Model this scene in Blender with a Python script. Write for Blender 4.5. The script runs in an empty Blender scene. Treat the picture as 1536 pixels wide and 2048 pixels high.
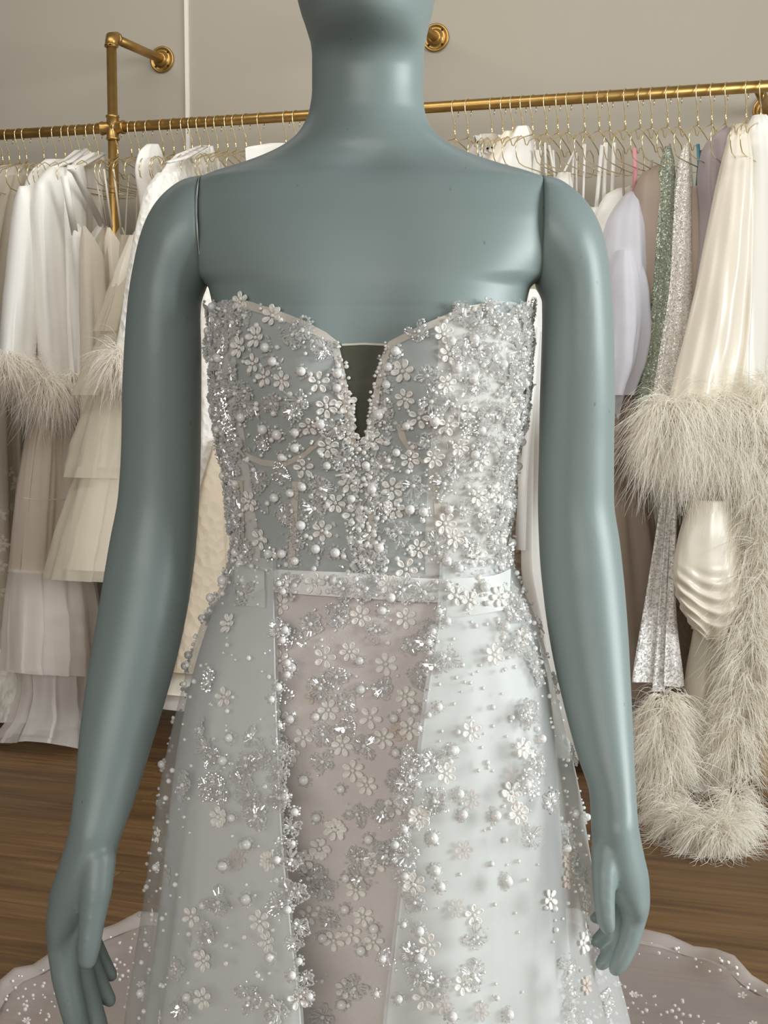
import bpy, bmesh, math, random
from mathutils import Vector, Matrix, Quaternion, noise
from mathutils.bvhtree import BVHTree
R = math.radians
random.seed(11)
sc = bpy.context.scene
col = sc.collection

# ------------------------------------------------------------------ camera
F, CX, CY, HOR = 2900.0, 768.0, 1024.0, 760.0      # focal length and frame in pixels of 1536x2048
PITCH = math.atan((CY - HOR) / F)
CAM = Vector((0, 0, 1.2))
cam_d = bpy.data.cameras.new('camera')
cam_d.sensor_fit = 'VERTICAL'; cam_d.sensor_height = 36; cam_d.sensor_width = 27
cam_d.lens = 36 * F / 2048
cam_d.clip_start = 0.05
cam = bpy.data.objects.new('camera', cam_d); col.objects.link(cam)
cam.location = CAM; cam.rotation_euler = (R(90) - PITCH, 0, 0)
sc.camera = cam

# ------------------------------------------------------------------ light
w = bpy.data.worlds.new('world'); sc.world = w; w.use_nodes = True
bg = w.node_tree.nodes['Background']
bg.inputs[0].default_value = (1.0, 0.97, 0.94, 1); bg.inputs[1].default_value = 0.11
def area(name, loc, target, sx, sy, power, color):
    d = bpy.data.lights.new(name, 'AREA'); d.shape = 'RECTANGLE'; d.size = sx; d.size_y = sy
    d.energy = power; d.color = color
    o = bpy.data.objects.new(name, d); col.objects.link(o)
    o.location = loc; o.rotation_euler = (Vector(target) - Vector(loc)).to_track_quat('-Z', 'Y').to_euler()
    return o
area('window_daylight', (5.0, 0.2, 2.0), (0, 2.4, 1.2), 3.0, 2.0, 315, (0.92, 0.98, 1.0))
area('front_fill', (-1.4, -5.0, 2.4), (-0.2, 3.5, 1.2), 4.4, 2.0, 180, (1.0, 0.965, 0.91))  # added warm fill from behind the camera, its source unseen
area('overhead_rail_fill', (-0.5, 3.2, 3.2), (-0.1, 4.5, 1.3), 3.4, 0.5, 42, (1.0, 0.97, 0.92))  # unseen lamp added overhead to brighten the wall and hanging clothes
vs = sc.view_settings
vs.view_transform = 'Standard'; vs.look = 'None'; vs.gamma = 1; vs.use_curve_mapping = False
vs.exposure = 0.0

# ------------------------------------------------------------------ helpers
FW = Vector((0, math.cos(PITCH), -math.sin(PITCH))); UP = Vector((0, math.sin(PITCH), math.cos(PITCH)))
def ray(px, py):
    return Vector(((px - CX) / F, 0, 0)) + FW - UP * ((py - CY) / F)
def P(px, py, Y):
    d = ray(px, py); return CAM + d * (Y / d.y)
def PZ(px, py, z):
    d = ray(px, py); return CAM + d * ((z - CAM.z) / d.z)
def proj(p):
    v = p - CAM; k = v.dot(FW)
    return CX + F * v.x / k, CY - F * v.dot(UP) / k
def pchip(xs, ys):
    n = len(xs); h = [xs[i+1]-xs[i] for i in range(n-1)]; d = [(ys[i+1]-ys[i])/h[i] for i in range(n-1)]
    m = [0.0]*n; m[0] = d[0]; m[-1] = d[-1]
    for i in range(1, n-1):
        m[i] = 0 if d[i-1]*d[i] <= 0 else 2*d[i-1]*d[i]/(d[i-1]+d[i])
    def f(x):
        if x <= xs[0]: return ys[0] + (x-xs[0])*0
        if x >= xs[-1]: return ys[-1]
        lo, hi = 0, n-1
        while hi-lo > 1:
            k = (lo+hi)//2
            if xs[k] <= x: lo = k
            else: hi = k
        t = (x-xs[lo])/h[lo]; t2 = t*t; t3 = t2*t
        return (2*t3-3*t2+1)*ys[lo]+(t3-2*t2+t)*h[lo]*m[lo]+(-2*t3+3*t2)*ys[lo+1]+(t3-t2)*h[lo]*m[lo+1]
    return f
def lerp(a, b, t): return a + (b-a)*t
def sl(c):
    c /= 255.0
    return c/12.92 if c <= 0.04045 else ((c+0.055)/1.055)**2.4
def C(r, g, b): return (sl(r), sl(g), sl(b), 1)

class MB:
    def __init__(s): s.v = []; s.f = []; s.m = []; s.s = []
    def add(s, vs_, fs, mat=0, smooth=True):
        o = len(s.v); s.v += [tuple(v) for v in vs_]
        for f in fs: s.f.append(tuple(i+o for i in f)); s.m.append(mat); s.s.append(smooth)
    def grid(s, rows, closed=False, mat=0, smooth=True, cap0=False, cap1=False):
        n = len(rows[0]); vs_ = [p for r in rows for p in r]; fs = []
        for i in range(len(rows)-1):
            for j in range(n if closed else n-1):
                k = (j+1) % n
                fs.append((i*n+j, i*n+k, (i+1)*n+k, (i+1)*n+j))
        if cap0: fs.append(tuple(range(n-1, -1, -1)))
        if cap1: fs.append(tuple((len(rows)-1)*n+j for j in range(n)))
        s.add(vs_, fs, mat, smooth)
    def tube(s, pts, rad, seg=8, mat=0, cap=True, smooth=True, flat=1.0):
        pts = [Vector(p) for p in pts]
        if not isinstance(rad, (list, tuple)): rad = [rad]*len(pts)
        rows = []; ref = None
        for i, p in enumerate(pts):
            t = (pts[min(i+1, len(pts)-1)] - pts[max(i-1, 0)]).normalized()
            if ref is None: ref = t.orthogonal().normalized()
            ref = (ref - t*ref.dot(t)).normalized(); b = t.cross(ref)
            rows.append([p + (ref*math.cos(a)*flat + b*math.sin(a))*rad[i] for a in [2*math.pi*k/seg for k in range(seg)]])
        s.grid(rows, True, mat, smooth, cap, cap)
    def lathe(s, prof, M, seg=24, mat=0, smooth=True):      # prof: (radius, height) along M's z
        rows = [[M @ Vector((r*math.cos(2*math.pi*k/seg), r*math.sin(2*math.pi*k/seg), h)) for k in range(seg)] for r, h in prof]
        s.grid(rows, True, mat, smooth, True, True)
    def box(s, c, d, mat=0, M=None, bev=0.0):
        M = M or Matrix(); c = Vector(c)
        vs_ = [M @ (c + Vector((x*d[0]/2, y*d[1]/2, z*d[2]/2))) for x in (-1,1) for y in (-1,1) for z in (-1,1)]
        s.add(vs_, [(0,1,3,2),(4,6,7,5),(0,4,5,1),(2,3,7,6),(0,2,6,4),(1,5,7,3)], mat, False)
    def ball(s, c, r, lv=1, mat=0, smooth=True, M=None):
        vs_, fs = ICO[lv]; c = Vector(c)
        if M is None: s.add([c + v*r for v in vs_], fs, mat, smooth)
        else: s.add([c + M @ (v*r) for v in vs_], fs, mat, smooth)
    def mesh(s, name, mats):
        me = bpy.data.meshes.new(name); me.from_pydata(s.v, [], s.f)
        for m in (mats if isinstance(mats, (list, tuple)) else [mats]): me.materials.append(m)
        me.polygons.foreach_set('material_index', s.m); me.polygons.foreach_set('use_smooth', s.s)
        me.update(); return me
    def build(s, name, mats, parent=None, **kw): return link(name, s.mesh(name, mats), parent, **kw)
ICO = {}
for lv in (0, 1, 2):
    b_ = bmesh.new(); bmesh.ops.create_icosphere(b_, subdivisions=lv+1, radius=1)
    ICO[lv] = ([v.co.copy() for v in b_.verts], [tuple(x.index for x in f.verts) for f in b_.faces]); b_.free()
OCT = ([Vector(v) for v in ((1,0,0),(-1,0,0),(0,1,0),(0,-1,0),(0,0,1),(0,0,-1))], [(0,2,4),(2,1,4),(1,3,4),(3,0,4),(2,0,5),(1,2,5),(3,1,5),(0,3,5)])
ICO[-1] = OCT
def tag(o, label=None, cat=None, group=None, kind=None):
    if label: o['label'] = label
    if cat: o['category'] = cat
    if group: o['group'] = group
    if kind: o['kind'] = kind
    return o
def link(name, me, parent=None, **kw):
    o = bpy.data.objects.new(name, me); col.objects.link(o)
    if parent is not None:
        o.parent = parent
        if parent.type == 'EMPTY': o.matrix_parent_inverse = Matrix.Translation(-parent.location)
    return tag(o, **kw)
def thing(name, loc, label, cat, group=None):
    o = bpy.data.objects.new(name, None); col.objects.link(o); o.location = loc; o.empty_display_size = 0.05
    return tag(o, label, cat, group)

# ------------------------------------------------------------------ materials
def mat(name, color, rough=0.5, spec=0.5, metal=0.0, alpha=1.0, sheen=0.0, coat=0.0, bump=None, vary=None, transl=0.0, aniso=0):
    m = bpy.data.materials.new(name); m.use_nodes = True; nt = m.node_tree; N = nt.nodes; L = nt.links
    b = N['Principled BSDF']; b.inputs['Base Color'].default_value = color; b.inputs['Roughness'].default_value = rough
    b.inputs['Specular IOR Level'].default_value = spec; b.inputs['Metallic'].default_value = metal
    b.inputs['Sheen Weight'].default_value = sheen; b.inputs['Coat Weight'].default_value = coat
    tc = N.new('ShaderNodeTexCoord')
    if vary:                                            # (scale vec, amount, color2)
        mp = N.new('ShaderNodeMapping'); mp.inputs['Scale'].default_value = vary[0]; L.new(tc.outputs['Object'], mp.inputs[0])
        nz = N.new('ShaderNodeTexNoise'); nz.inputs['Scale'].default_value = 1; nz.inputs['Detail'].default_value = 6; L.new(mp.outputs[0], nz.inputs[0])
        rp = N.new('ShaderNodeValToRGB'); rp.color_ramp.elements[0].position = vary[1][0]; rp.color_ramp.elements[1].position = vary[1][1]
        rp.color_ramp.elements[0].color = color; rp.color_ramp.elements[1].color = vary[2]
        L.new(nz.outputs[0], rp.inputs[0]); L.new(rp.outputs[0], b.inputs['Base Color'])
    if bump:                                            # (kind, scale vec, strength, distance)
        mp = N.new('ShaderNodeMapping'); mp.inputs['Scale'].default_value = bump[1]; L.new(tc.outputs['Object'], mp.inputs[0])
        if bump[0] == 'noise': t = N.new('ShaderNodeTexNoise'); t.inputs['Scale'].default_value = 1; t.inputs['Detail'].default_value = 4; out = t.outputs[0]
        else: t = N.new('ShaderNodeTexVoronoi'); t.inputs['Scale'].default_value = 1; out = t.outputs['Distance']
        L.new(mp.outputs[0], t.inputs[0])
        bp = N.new('ShaderNodeBump'); bp.inputs['Strength'].default_value = bump[2]; bp.inputs['Distance'].default_value = bump[3]
        L.new(out, bp.inputs['Height']); L.new(bp.outputs[0], b.inputs['Normal'])
    last = b.outputs[0]
    if transl:
        tl = N.new('ShaderNodeBsdfTranslucent'); tl.inputs[0].default_value = color
        mx = N.new('ShaderNodeMixShader'); mx.inputs[0].default_value = transl
        L.new(last, mx.inputs[1]); L.new(tl.outputs[0], mx.inputs[2]); last = mx.outputs[0]
    if alpha < 1:
        tr = N.new('ShaderNodeBsdfTransparent'); mx = N.new('ShaderNodeMixShader'); mx.inputs[0].default_value = alpha
        L.new(tr.outputs[0], mx.inputs[1]); L.new(last, mx.inputs[2]); last = mx.outputs[0]
    L.new(last, N['Material Output'].inputs[0])
    return m
def sequin_mat(name, color, scale, metal=0.6, rough=0.22, tilt=0.8, base=None):
    m = mat(name, color, rough, 0.6, metal); nt = m.node_tree; N = nt.nodes; L = nt.links; b = N['Principled BSDF']
    tc = N.new('ShaderNodeTexCoord'); v = N.new('ShaderNodeTexVoronoi'); v.inputs['Scale'].default_value = scale; L.new(tc.outputs['Object'], v.inputs[0])
    sub = N.new('ShaderNodeVectorMath'); sub.operation = 'SUBTRACT'; sub.inputs[1].default_value = (.5,.5,.5); L.new(v.outputs['Color'], sub.inputs[0])
    scl = N.new('ShaderNodeVectorMath'); scl.operation = 'SCALE'; scl.inputs['Scale'].default_value = tilt; L.new(sub.outputs[0], scl.inputs[0])
    g = N.new('ShaderNodeNewGeometry'); ad = N.new('ShaderNodeVectorMath'); L.new(g.outputs['Normal'], ad.inputs[0]); L.new(scl.outputs[0], ad.inputs[1])
    nm = N.new('ShaderNodeVectorMath'); nm.operation = 'NORMALIZE'; L.new(ad.outputs[0], nm.inputs[0]); L.new(nm.outputs[0], b.inputs['Normal'])
    hs = N.new('ShaderNodeHueSaturation'); hs.inputs['Color'].default_value = color
    sp = N.new('ShaderNodeSeparateColor'); L.new(v.outputs['Color'], sp.inputs[0])
    mr = N.new('ShaderNodeMapRange'); mr.inputs[3].default_value = 0.55; mr.inputs[4].default_value = 1.5; L.new(sp.outputs[0], mr.inputs[0])
    L.new(mr.outputs[0], hs.inputs['Value']); L.new(hs.outputs[0], b.inputs['Base Color'])
    return m
M = {}
M['mannequin'] = mat('mannequin_paint', C(135,149,147), 0.42, 0.5, vary=((4,4,4),(0.35,0.75),C(140,153,150)), bump=('noise',(900,900,900),0.03,0.0005))
def specks(m):                                          # small dark scuffs in the mannequin's paint
    nt = m.node_tree; N = nt.nodes; L = nt.links; b = N['Principled BSDF']; src = b.inputs['Base Color'].links[0].from_socket
    tc = N.new('ShaderNodeTexCoord'); mp = N.new('ShaderNodeMapping'); mp.inputs['Scale'].default_value = (70, 70, 42); L.new(tc.outputs['Object'], mp.inputs[0])
    v = N.new('ShaderNodeTexVoronoi'); v.inputs['Scale'].default_value = 1; L.new(mp.outputs[0], v.inputs[0])
    lt = N.new('ShaderNodeMapRange'); lt.inputs[1].default_value = .05; lt.inputs[2].default_value = .10; lt.inputs[3].default_value = 1; lt.inputs[4].default_value = 0; L.new(v.outputs['Distance'], lt.inputs[0])
    sp = N.new('ShaderNodeSeparateColor'); L.new(v.outputs['Color'], sp.inputs[0]); gt = N.new('ShaderNodeMath'); gt.operation = 'GREATER_THAN'; gt.inputs[1].default_value = .72; L.new(sp.outputs[0], gt.inputs[0])
    ml = N.new('ShaderNodeMath'); ml.operation = 'MULTIPLY'; L.new(lt.outputs[0], ml.inputs[0]); L.new(gt.outputs[0], ml.inputs[1])
    m2_ = N.new('ShaderNodeMath'); m2_.operation = 'MULTIPLY'; m2_.inputs[1].default_value = .5; L.new(ml.outputs[0], m2_.inputs[0])
    mx = N.new('ShaderNodeMixRGB'); mx.inputs[2].default_value = C(80,95,95); L.new(m2_.outputs[0], mx.inputs[0]); L.new(src, mx.inputs[1]); L.new(mx.outputs[0], b.inputs['Base Color'])
specks(M['mannequin'])
M['chip'] = mat('chipped_paint_edge', C(205,208,200), 0.6)
M['joint'] = mat('joint_gap', C(40,44,44), 0.7)
M['pearl'] = mat('pearl', C(243,241,237), 0.24, 0.7, coat=0.4)
M['crystal'] = mat('crystal_beads', C(255,253,250), 0.14, 1.0, transl=0.2)
_n = M['crystal'].node_tree; _o = _n.nodes['Material Output']; _b = _o.inputs[0].links[0].from_socket      # clear body, white core, bright facets
_g = _n.nodes.new('ShaderNodeBsdfGlossy'); _g.inputs['Roughness'].default_value = .10; _g.inputs[0].default_value = (1, 1, 1, 1)
_t = _n.nodes.new('ShaderNodeBsdfTransparent'); _m1 = _n.nodes.new('ShaderNodeMixShader'); _m2 = _n.nodes.new('ShaderNodeMixShader')
_m1.inputs[0].default_value = .46; _n.links.new(_t.outputs[0], _m1.inputs[1]); _n.links.new(_b, _m1.inputs[2])
_m2.inputs[0].default_value = .24; _n.links.new(_m1.outputs[0], _m2.inputs[1]); _n.links.new(_g.outputs[0], _m2.inputs[2]); _n.links.new(_m2.outputs[0], _o.inputs[0])
M['flower'] = mat('lace_flower_petal', C(252,248,241), 0.36, 0.5, transl=0.12)
M['flower_blush'] = mat('blush_flower_petal', C(224,210,198), 0.45, 0.4, transl=0.15)
M['mesh'] = mat('sheer_bodice_mesh', C(232,233,231), 0.8, 0.2, alpha=0.42, bump=('voronoi',(900,900,900),0.3,0.0004))
M['insert'] = mat('plunge_insert_mesh', C(92,88,70), 0.8, 0.15, alpha=0.72)
M['facing'] = mat('cream_facing_fabric', C(214,207,195), 0.65, 0.3, transl=0.1)
M['lining'] = mat('bodice_lining', C(226,222,214), 0.7, 0.2)
M['belt'] = mat('waistband_satin', C(232,231,229), 0.45, 0.45)
M['sheath'] = mat('sheath_beaded_net', C(212,203,199), 0.75, 0.25, bump=('voronoi',(700,700,700),0.35,0.0006), vary=((9,9,4),(0.3,0.75),C(220,212,208)))
M['satin'] = mat('bridal_satin', C(236,237,233), 0.42, 0.4, transl=0.22)
M['organza'] = mat('organza', C(232,234,232), 0.55, 0.4, alpha=0.34)
M['tulle'] = mat('train_tulle', C(222,212,206), 0.7, 0.25, alpha=0.30, transl=0.2)
M['train_hem'] = mat('train_hem_tulle', C(232,224,220), 0.7, 0.25, alpha=0.38)
M['wall'] = mat('wall_paint', C(172,165,152), 0.85, 0.15, bump=('noise',(160,160,420),0.12,0.001), vary=((0.8,0.8,0.5),(0.3,0.7),C(167,159,145)))
M['trim'] = mat('trim_paint', C(226,220,210), 0.6, 0.3)
M['gold'] = mat('gold_painted_pipe', C(178,143,84), 0.38, 0.5, metal=0.85, vary=((30,30,30),(0.3,0.8),C(160,126,70)))
M['gold_dark'] = mat('screw_hole', C(30,22,14), 0.8)
M['wire'] = mat('brass_wire', C(228,208,160), 0.22, 0.6, metal=0.75)
def wood(name, c1, c2):
    m = mat(name, c1, 0.5, 0.35); nt = m.node_tree; N = nt.nodes; L = nt.links; b = N['Principled BSDF']
    tc = N.new('ShaderNodeTexCoord'); oi = N.new('ShaderNodeObjectInfo'); cm = N.new('ShaderNodeCombineXYZ')
    ml = N.new('ShaderNodeMath'); ml.operation = 'MULTIPLY'; ml.inputs[1].default_value = 37; L.new(oi.outputs['Random'], ml.inputs[0]); L.new(ml.outputs[0], cm.inputs[2])
    ad = N.new('ShaderNodeVectorMath'); L.new(tc.outputs['Object'], ad.inputs[0]); L.new(cm.outputs[0], ad.inputs[1])
    mp = N.new('ShaderNodeMapping'); mp.inputs['Scale'].default_value = (1.6, 26, 1); L.new(ad.outputs[0], mp.inputs[0])
    nz = N.new('ShaderNodeTexNoise'); nz.inputs['Scale'].default_value = 1.6; nz.inputs['Detail'].default_value = 8; nz.inputs['Distortion'].default_value = 0.6; L.new(mp.outputs[0], nz.inputs[0])
    rp = N.new('ShaderNodeValToRGB'); rp.color_ramp.elements[0].position = 0.32; rp.color_ramp.elements[1].position = 0.72
    rp.color_ramp.elements[0].color = c2; rp.color_ramp.elements[1].color = c1; L.new(nz.outputs[0], rp.inputs[0])
    hs = N.new('ShaderNodeHueSaturation'); mr = N.new('ShaderNodeMapRange'); mr.inputs[3].default_value = 0.88; mr.inputs[4].default_value = 1.1
    L.new(oi.outputs['Random'], mr.inputs[0]); L.new(mr.outputs[0], hs.inputs['Value']); L.new(rp.outputs[0], hs.inputs['Color']); L.new(hs.outputs[0], b.inputs['Base Color'])
    return m
M['wood'] = wood('oak_plank', C(128,95,58), C(86,61,35))
M['subfloor'] = mat('subfloor', C(48,34,22), 0.9)
# clothing
def satin(n, c, rough=0.34): return mat(n, c, rough, 0.5, sheen=0.1, transl=0.10)
M['white_satin'] = satin('white_satin', C(240,237,230))
M['ivory_satin'] = satin('ivory_satin', C(238,228,210), 0.3)
M['cream_satin'] = satin('cream_satin', C(230,222,204))
M['champagne'] = mat('champagne_sparkle', C(217,207,190), 0.5, 0.4, bump=('voronoi',(260,260,260),0.5,0.001), transl=0.08)
M['beige_tulle'] = mat('beige_tulle', C(226,216,197), 0.8, 0.2, alpha=0.55, transl=0.3)
M['mauve_tulle'] = mat('mauve_tulle', C(236,223,209), 0.8, 0.2, alpha=0.66, transl=0.3)
M['pale_tulle'] = mat('pale_tulle', C(245,238,231), 0.8, 0.2, alpha=0.55, transl=0.3)
M['white_lace'] = mat('white_lace', C(240,236,228), 0.6, 0.3, bump=('voronoi',(55,55,40),0.9,0.006), transl=0.1)
M['beige_lace'] = mat('beige_lace', C(205,190,168), 0.75, 0.2, bump=('voronoi',(40,40,30),0.9,0.006), transl=0.1)
M['lavender'] = mat('lavender_tulle', C(226,224,230), 0.7, 0.25, alpha=0.88, transl=0.25)
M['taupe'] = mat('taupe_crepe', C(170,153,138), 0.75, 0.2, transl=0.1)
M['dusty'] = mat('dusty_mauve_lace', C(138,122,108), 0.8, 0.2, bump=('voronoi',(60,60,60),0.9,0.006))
M['mauve_satin'] = satin('mauve_satin', C(168,155,156), 0.45)
M['sage_seq'] = sequin_mat('sage_sequins', C(150,158,140), 300, 0.25)
M['silver_seq'] = sequin_mat('silver_sequins', C(234,229,220), 380, 0.12)
M['ribbon_seq'] = sequin_mat('white_sequin_ribbon', C(236,233,229), 230, 0.08, 0.35, 0.35)
M['feather'] = mat('ostrich_feather', C(250,245,234), 0.7, 0.2, transl=0.35)
M['feather_white'] = mat('white_ostrich_feather', C(250,244,235), 0.7, 0.2, transl=0.35)
M['pink'] = mat('pink_ribbon', C(214,150,156), 0.5, 0.4)
M['teal'] = mat('teal_ribbon', C(70,130,145), 0.5, 0.4)
M['tan_pleat'] = mat('tan_pleats', C(206,182,142), 0.7, 0.2, transl=0.1)
M['tag_card'] = mat('white_card', C(236,234,228), 0.6, 0.3)

# ------------------------------------------------------------------ room frame: the wall and rail run 19 degrees off the picture plane
WA = R(19.0)
U = Vector((math.cos(WA), -math.sin(WA), 0)); NW = Vector((math.sin(WA), math.cos(WA), 0))
ZR = 2.03                                             # rail height
RP = PZ(768, 221, ZR)                                 # a point of the rail axis
def rail_at(px):                                      # rail axis point seen in picture column px
    d = ray(px, 221); t = (RP - CAM).dot(NW) / d.dot(NW); p = CAM + d*t
    return Vector((p.x, p.y, ZR))
WALL_D = 0.36                                         # wall behind the rail
RW = Matrix.Rotation(-WA, 4, 'Z')
def wallM(off): return Matrix.Translation(RP + NW*off) @ RW
# floor of single planks, laid along the wall
fl = MB(); fl.box((0, 1.6, -0.016), (9, 9.5, 0.012))
floor = fl.build('floor', M['subfloor'], kind='structure')
pm = MB(); L_, W_ = 1.22, 0.18
vs0 = [(-L_/2+.001, -W_/2+.001), (L_/2-.001, -W_/2+.001), (L_/2-.001, W_/2-.001), (-L_/2+.001, W_/2-.001)]
pm.add([(x*1.0, y, -.0102) for x, y in vs0] + [(x, y, -.0015) for x, y in vs0] + [(x*.9985, y*.985, 0) for x, y in vs0],
       [(0,1,5,4),(1,2,6,5),(2,3,7,6),(3,0,4,7),(4,5,9,8),(5,6,10,9),(6,7,11,10),(7,4,8,11),(8,9,10,11)], 0, False)
plank_me = pm.mesh('plank', M['wood'])
orig = RP + NW*WALL_D; orig.z = 0
for r_ in range(32):
    sh = random.uniform(0, L_)
    for c_ in range(-3, 4):
        u_ = c_*L_ + sh - .6; d_ = -(r_+.5)*W_
        p = orig + U*u_ + NW*d_
        if abs(p.x) > 2.6 or p.y < -0.9: continue
        o = link('plank', plank_me, floor); o.matrix_local = Matrix.Translation(p) @ RW
wb = MB(); wb.box((0, .05, 1.6-RP.z), (7.5, .1, 3.3), M=wallM(WALL_D)); wb.build('wall_back', M['wall'], kind='structure')
bb = MB(); bb.box((0, -.008, .05-RP.z), (7.5, .016, .1), M=wallM(WALL_D)); bb.build('baseboard_back', M['trim'], kind='structure')
def wall_pt(px, py, off=0):
    d = ray(px, py); q = RP + NW*(WALL_D-off); t = (q-CAM).dot(NW)/d.dot(NW); return CAM + d*t
tp = wall_pt(375, 120); tu = (tp-RP).dot(U)
tb = MB(); tb.box((tu, -.004, 1.65-RP.z), (.013, .008, 3.2), M=wallM(WALL_D)); tb.build('trim_1', M['trim'], kind='structure')

# ------------------------------------------------------------------ pipe rail
rack = thing('clothes_rail', rail_at(225)*1.0 - Vector((0,0,ZR)), 'gold painted pipe clothes rail on brackets along the beige wall', 'clothes rail')
PR = 0.0168
def pipe(name, a, b, r=PR, parent=rack):
    m = MB(); m.tube([a, b], r, 20); return m.build(name, M['gold'], parent)
uA = (rail_at(-260)-RP).dot(U); uB = (rail_at(1800)-RP).dot(U)
pipe('rail', RP + U*uA, RP + U*uB)
def flange(center, axis, marks=True):
    q = axis.to_track_quat('Z', 'Y').to_matrix().to_4x4(); Mx = Matrix.Translation(center) @ q
    m = MB(); R0 = .046
    m.lathe([(R0-.004,0),(R0,.003),(R0,.0075),(R0-.002,.0095),(R0-.007,.0095),(R0-.0095,.0065),(.030,.0065),(.0245,.009),(.0225,.022),(.0205,.025),(.0175,.025)], Mx, 40)
    f = m.build('flange', M['gold'], rack)
    for k in range(4):
        a = R(45+90*k); h = MB()
        h.lathe([(.0042,.006),(.0042,.0069)], Mx @ Matrix.Translation((.033*math.cos(a), .033*math.sin(a), 0)), 14)
        h.build('screw_hole', M['gold_dark'], f)
    if marks:                                           # raised casting strokes under the boss
        for i, (x0, y0, x1, y1) in enumerate([(-.0085,-.039,-.0085,-.031),(-.0085,-.031,-.0045,-.039),(-.0045,-.039,-.0045,-.031),(0,-.039,0,-.031),(.0065,-.038,.0075,-.031),(.0040,-.039,.0065,-.038)]):
            h = MB(); h.tube([Mx @ Vector((x0, y0, .0068)), Mx @ Vector((x1, y1, .0068))], .0007, 6); h.build('casting_mark', M['gold'], f)
    return f
def sleeve(center, axis, r, h, name='fitting'):
    q = axis.to_track_quat('Z', 'Y').to_matrix().to_4x4(); Mx = Matrix.Translation(center) @ q
    m = MB(); m.lathe([(r*.86,-h/2),(r,-h/2+.0015),(r,-h/2+.008),(r*.9,-h/2+.010),(r*.9,h/2-.010),(r,h/2-.008),(r,h/2-.0015),(r*.86,h/2)], Mx, 22)
    return m
def bracket(px, top_py, z_top):
    base = rail_at(px); zt = z_top; top = Vector((base.x, base.y, zt))
    pipe('pole', Vector((base.x, base.y, 0.006)), top)
    fb = MB(); fb.lathe([(.045,0),(.046,.006),(.024,.008),(.022,.024),(.018,.024)], Matrix.Translation((base.x, base.y, 0)), 32); fb.build('floor_flange', M['gold'], rack)
    wl = top + NW*WALL_D
    pipe('bracket_arm', top, wl - NW*.004, PR*.93)
    e = MB(); pts = [top - Vector((0,0,.030)), top - Vector((0,0,.014)), top + NW*.004 + Vector((0,0,-.003)), top + NW*.016, top + NW*.032]
    e.tube(pts, [.0205,.0205,.0215,.0205,.0205], 18)
    q1 = sleeve(top - Vector((0,0,.028)), Vector((0,0,1)), .0228, .012); e.add(q1.v, q1.f)
    q1 = sleeve(top + NW*.030, NW, .0228, .012); e.add(q1.v, q1.f)
    e.build('elbow', M['gold'], rack)
    flange(wl, -NW)
    x = sleeve(base, Vector((0,0,1)), .0225, .082); x2 = sleeve(base, U, .0225, .088); x.add(x2.v, x2.f); x.build('cross_fitting', M['gold'], rack)
zt1 = P(225, 74, rail_at(225).y).z
bracket(225, 74, zt1)
fz = wall_pt(872, 58); sF = (fz - RP).dot(U); b2 = RP + U*sF
px2 = proj(b2)[0]
bracket(px2, 0, zt1)
f3 = wall_pt(1536, 222); s3 = (f3-RP).dot(U); t3 = RP + U*s3                # third wall mount: short arm straight back from the rail
flange(t3 + NW*WALL_D + Vector((0,0,f3.z-ZR)), -NW)
pipe('bracket_arm', t3 + Vector((0,0,f3.z-ZR))*.2, t3 + NW*(WALL_D-.004) + Vector((0,0,f3.z-ZR)), PR*.93)

# ------------------------------------------------------------------ hangers
HA = R(28.0)                                            # the hangers have swung a little further round than square to the rail
hm = MB(); rw = .00165
hook = [(.019,0,-.030),(.0225,0,-.018)] + [(.0225*math.cos(a), 0, -.0035+.0225*math.sin(a)) for a in [R(x) for x in range(0, 181, 20)]] + [(-.021,0,-.018),(-.012,0,-.038),(-.002,0,-.055),(0,0,-.066)]
hm.tube([(0, p[0], p[2]) for p in hook], rw, 6)
hm.tube([(0,0,-.064),(0,0,-.098)], .0030, 8)
half = [(0,-.098),(-.06,-.114),(-.115,-.134),(-.128,-.149),(-.140,-.148),(-.150,-.133),(-.170,-.128),(-.192,-.140),(-.203,-.165),(-.198,-.190),(-.180,-.207),(-.15,-.212),(0,-.216)]
hm.tube([(0, s, z) for s, z in half], rw, 6)
hm.tube([(0, -s, z) for s, z in half], rw, 6)
hanger_me = hm.mesh('wire_hanger', M['wire'])
HOOKS = [3,16,37,51,86,110,129,143,158,179,195,234,262,277,297,326,347,368,384,400,418,435,455,471,492,521,572,592,
         910,936,984,1006,1026,1046,1066,1093,1116,1137,1170,1199,1220,1251,1281,1304,1336,1359,1396,1424,1452,1493,1522]
ORD = 'first second third fourth fifth sixth seventh eighth ninth tenth eleventh twelfth thirteenth fourteenth fifteenth sixteenth seventeenth eighteenth nineteenth twentieth twenty-first twenty-second twenty-third twenty-fourth twenty-fifth twenty-sixth twenty-seventh twenty-eighth'.split()
for px in HOOKS:
    o = link('wire_hanger', hanger_me)
    o.matrix_local = Matrix.Translation(rail_at(px)) @ Matrix.Rotation(-HA + R(random.uniform(-4, 4)), 4, 'Z')
    if px < 700: tag(o, 'thin gold wire hanger, %s on the rail counting from the photo left edge' % ORD[HOOKS.index(px)], 'hanger', 'wire hangers left of the mannequin')
    else: tag(o, 'thin gold wire hanger, %s on the rail counting from the photo right edge' % ORD[len(HOOKS)-1-HOOKS.index(px)], 'hanger', 'wire hangers right of the mannequin')

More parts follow.
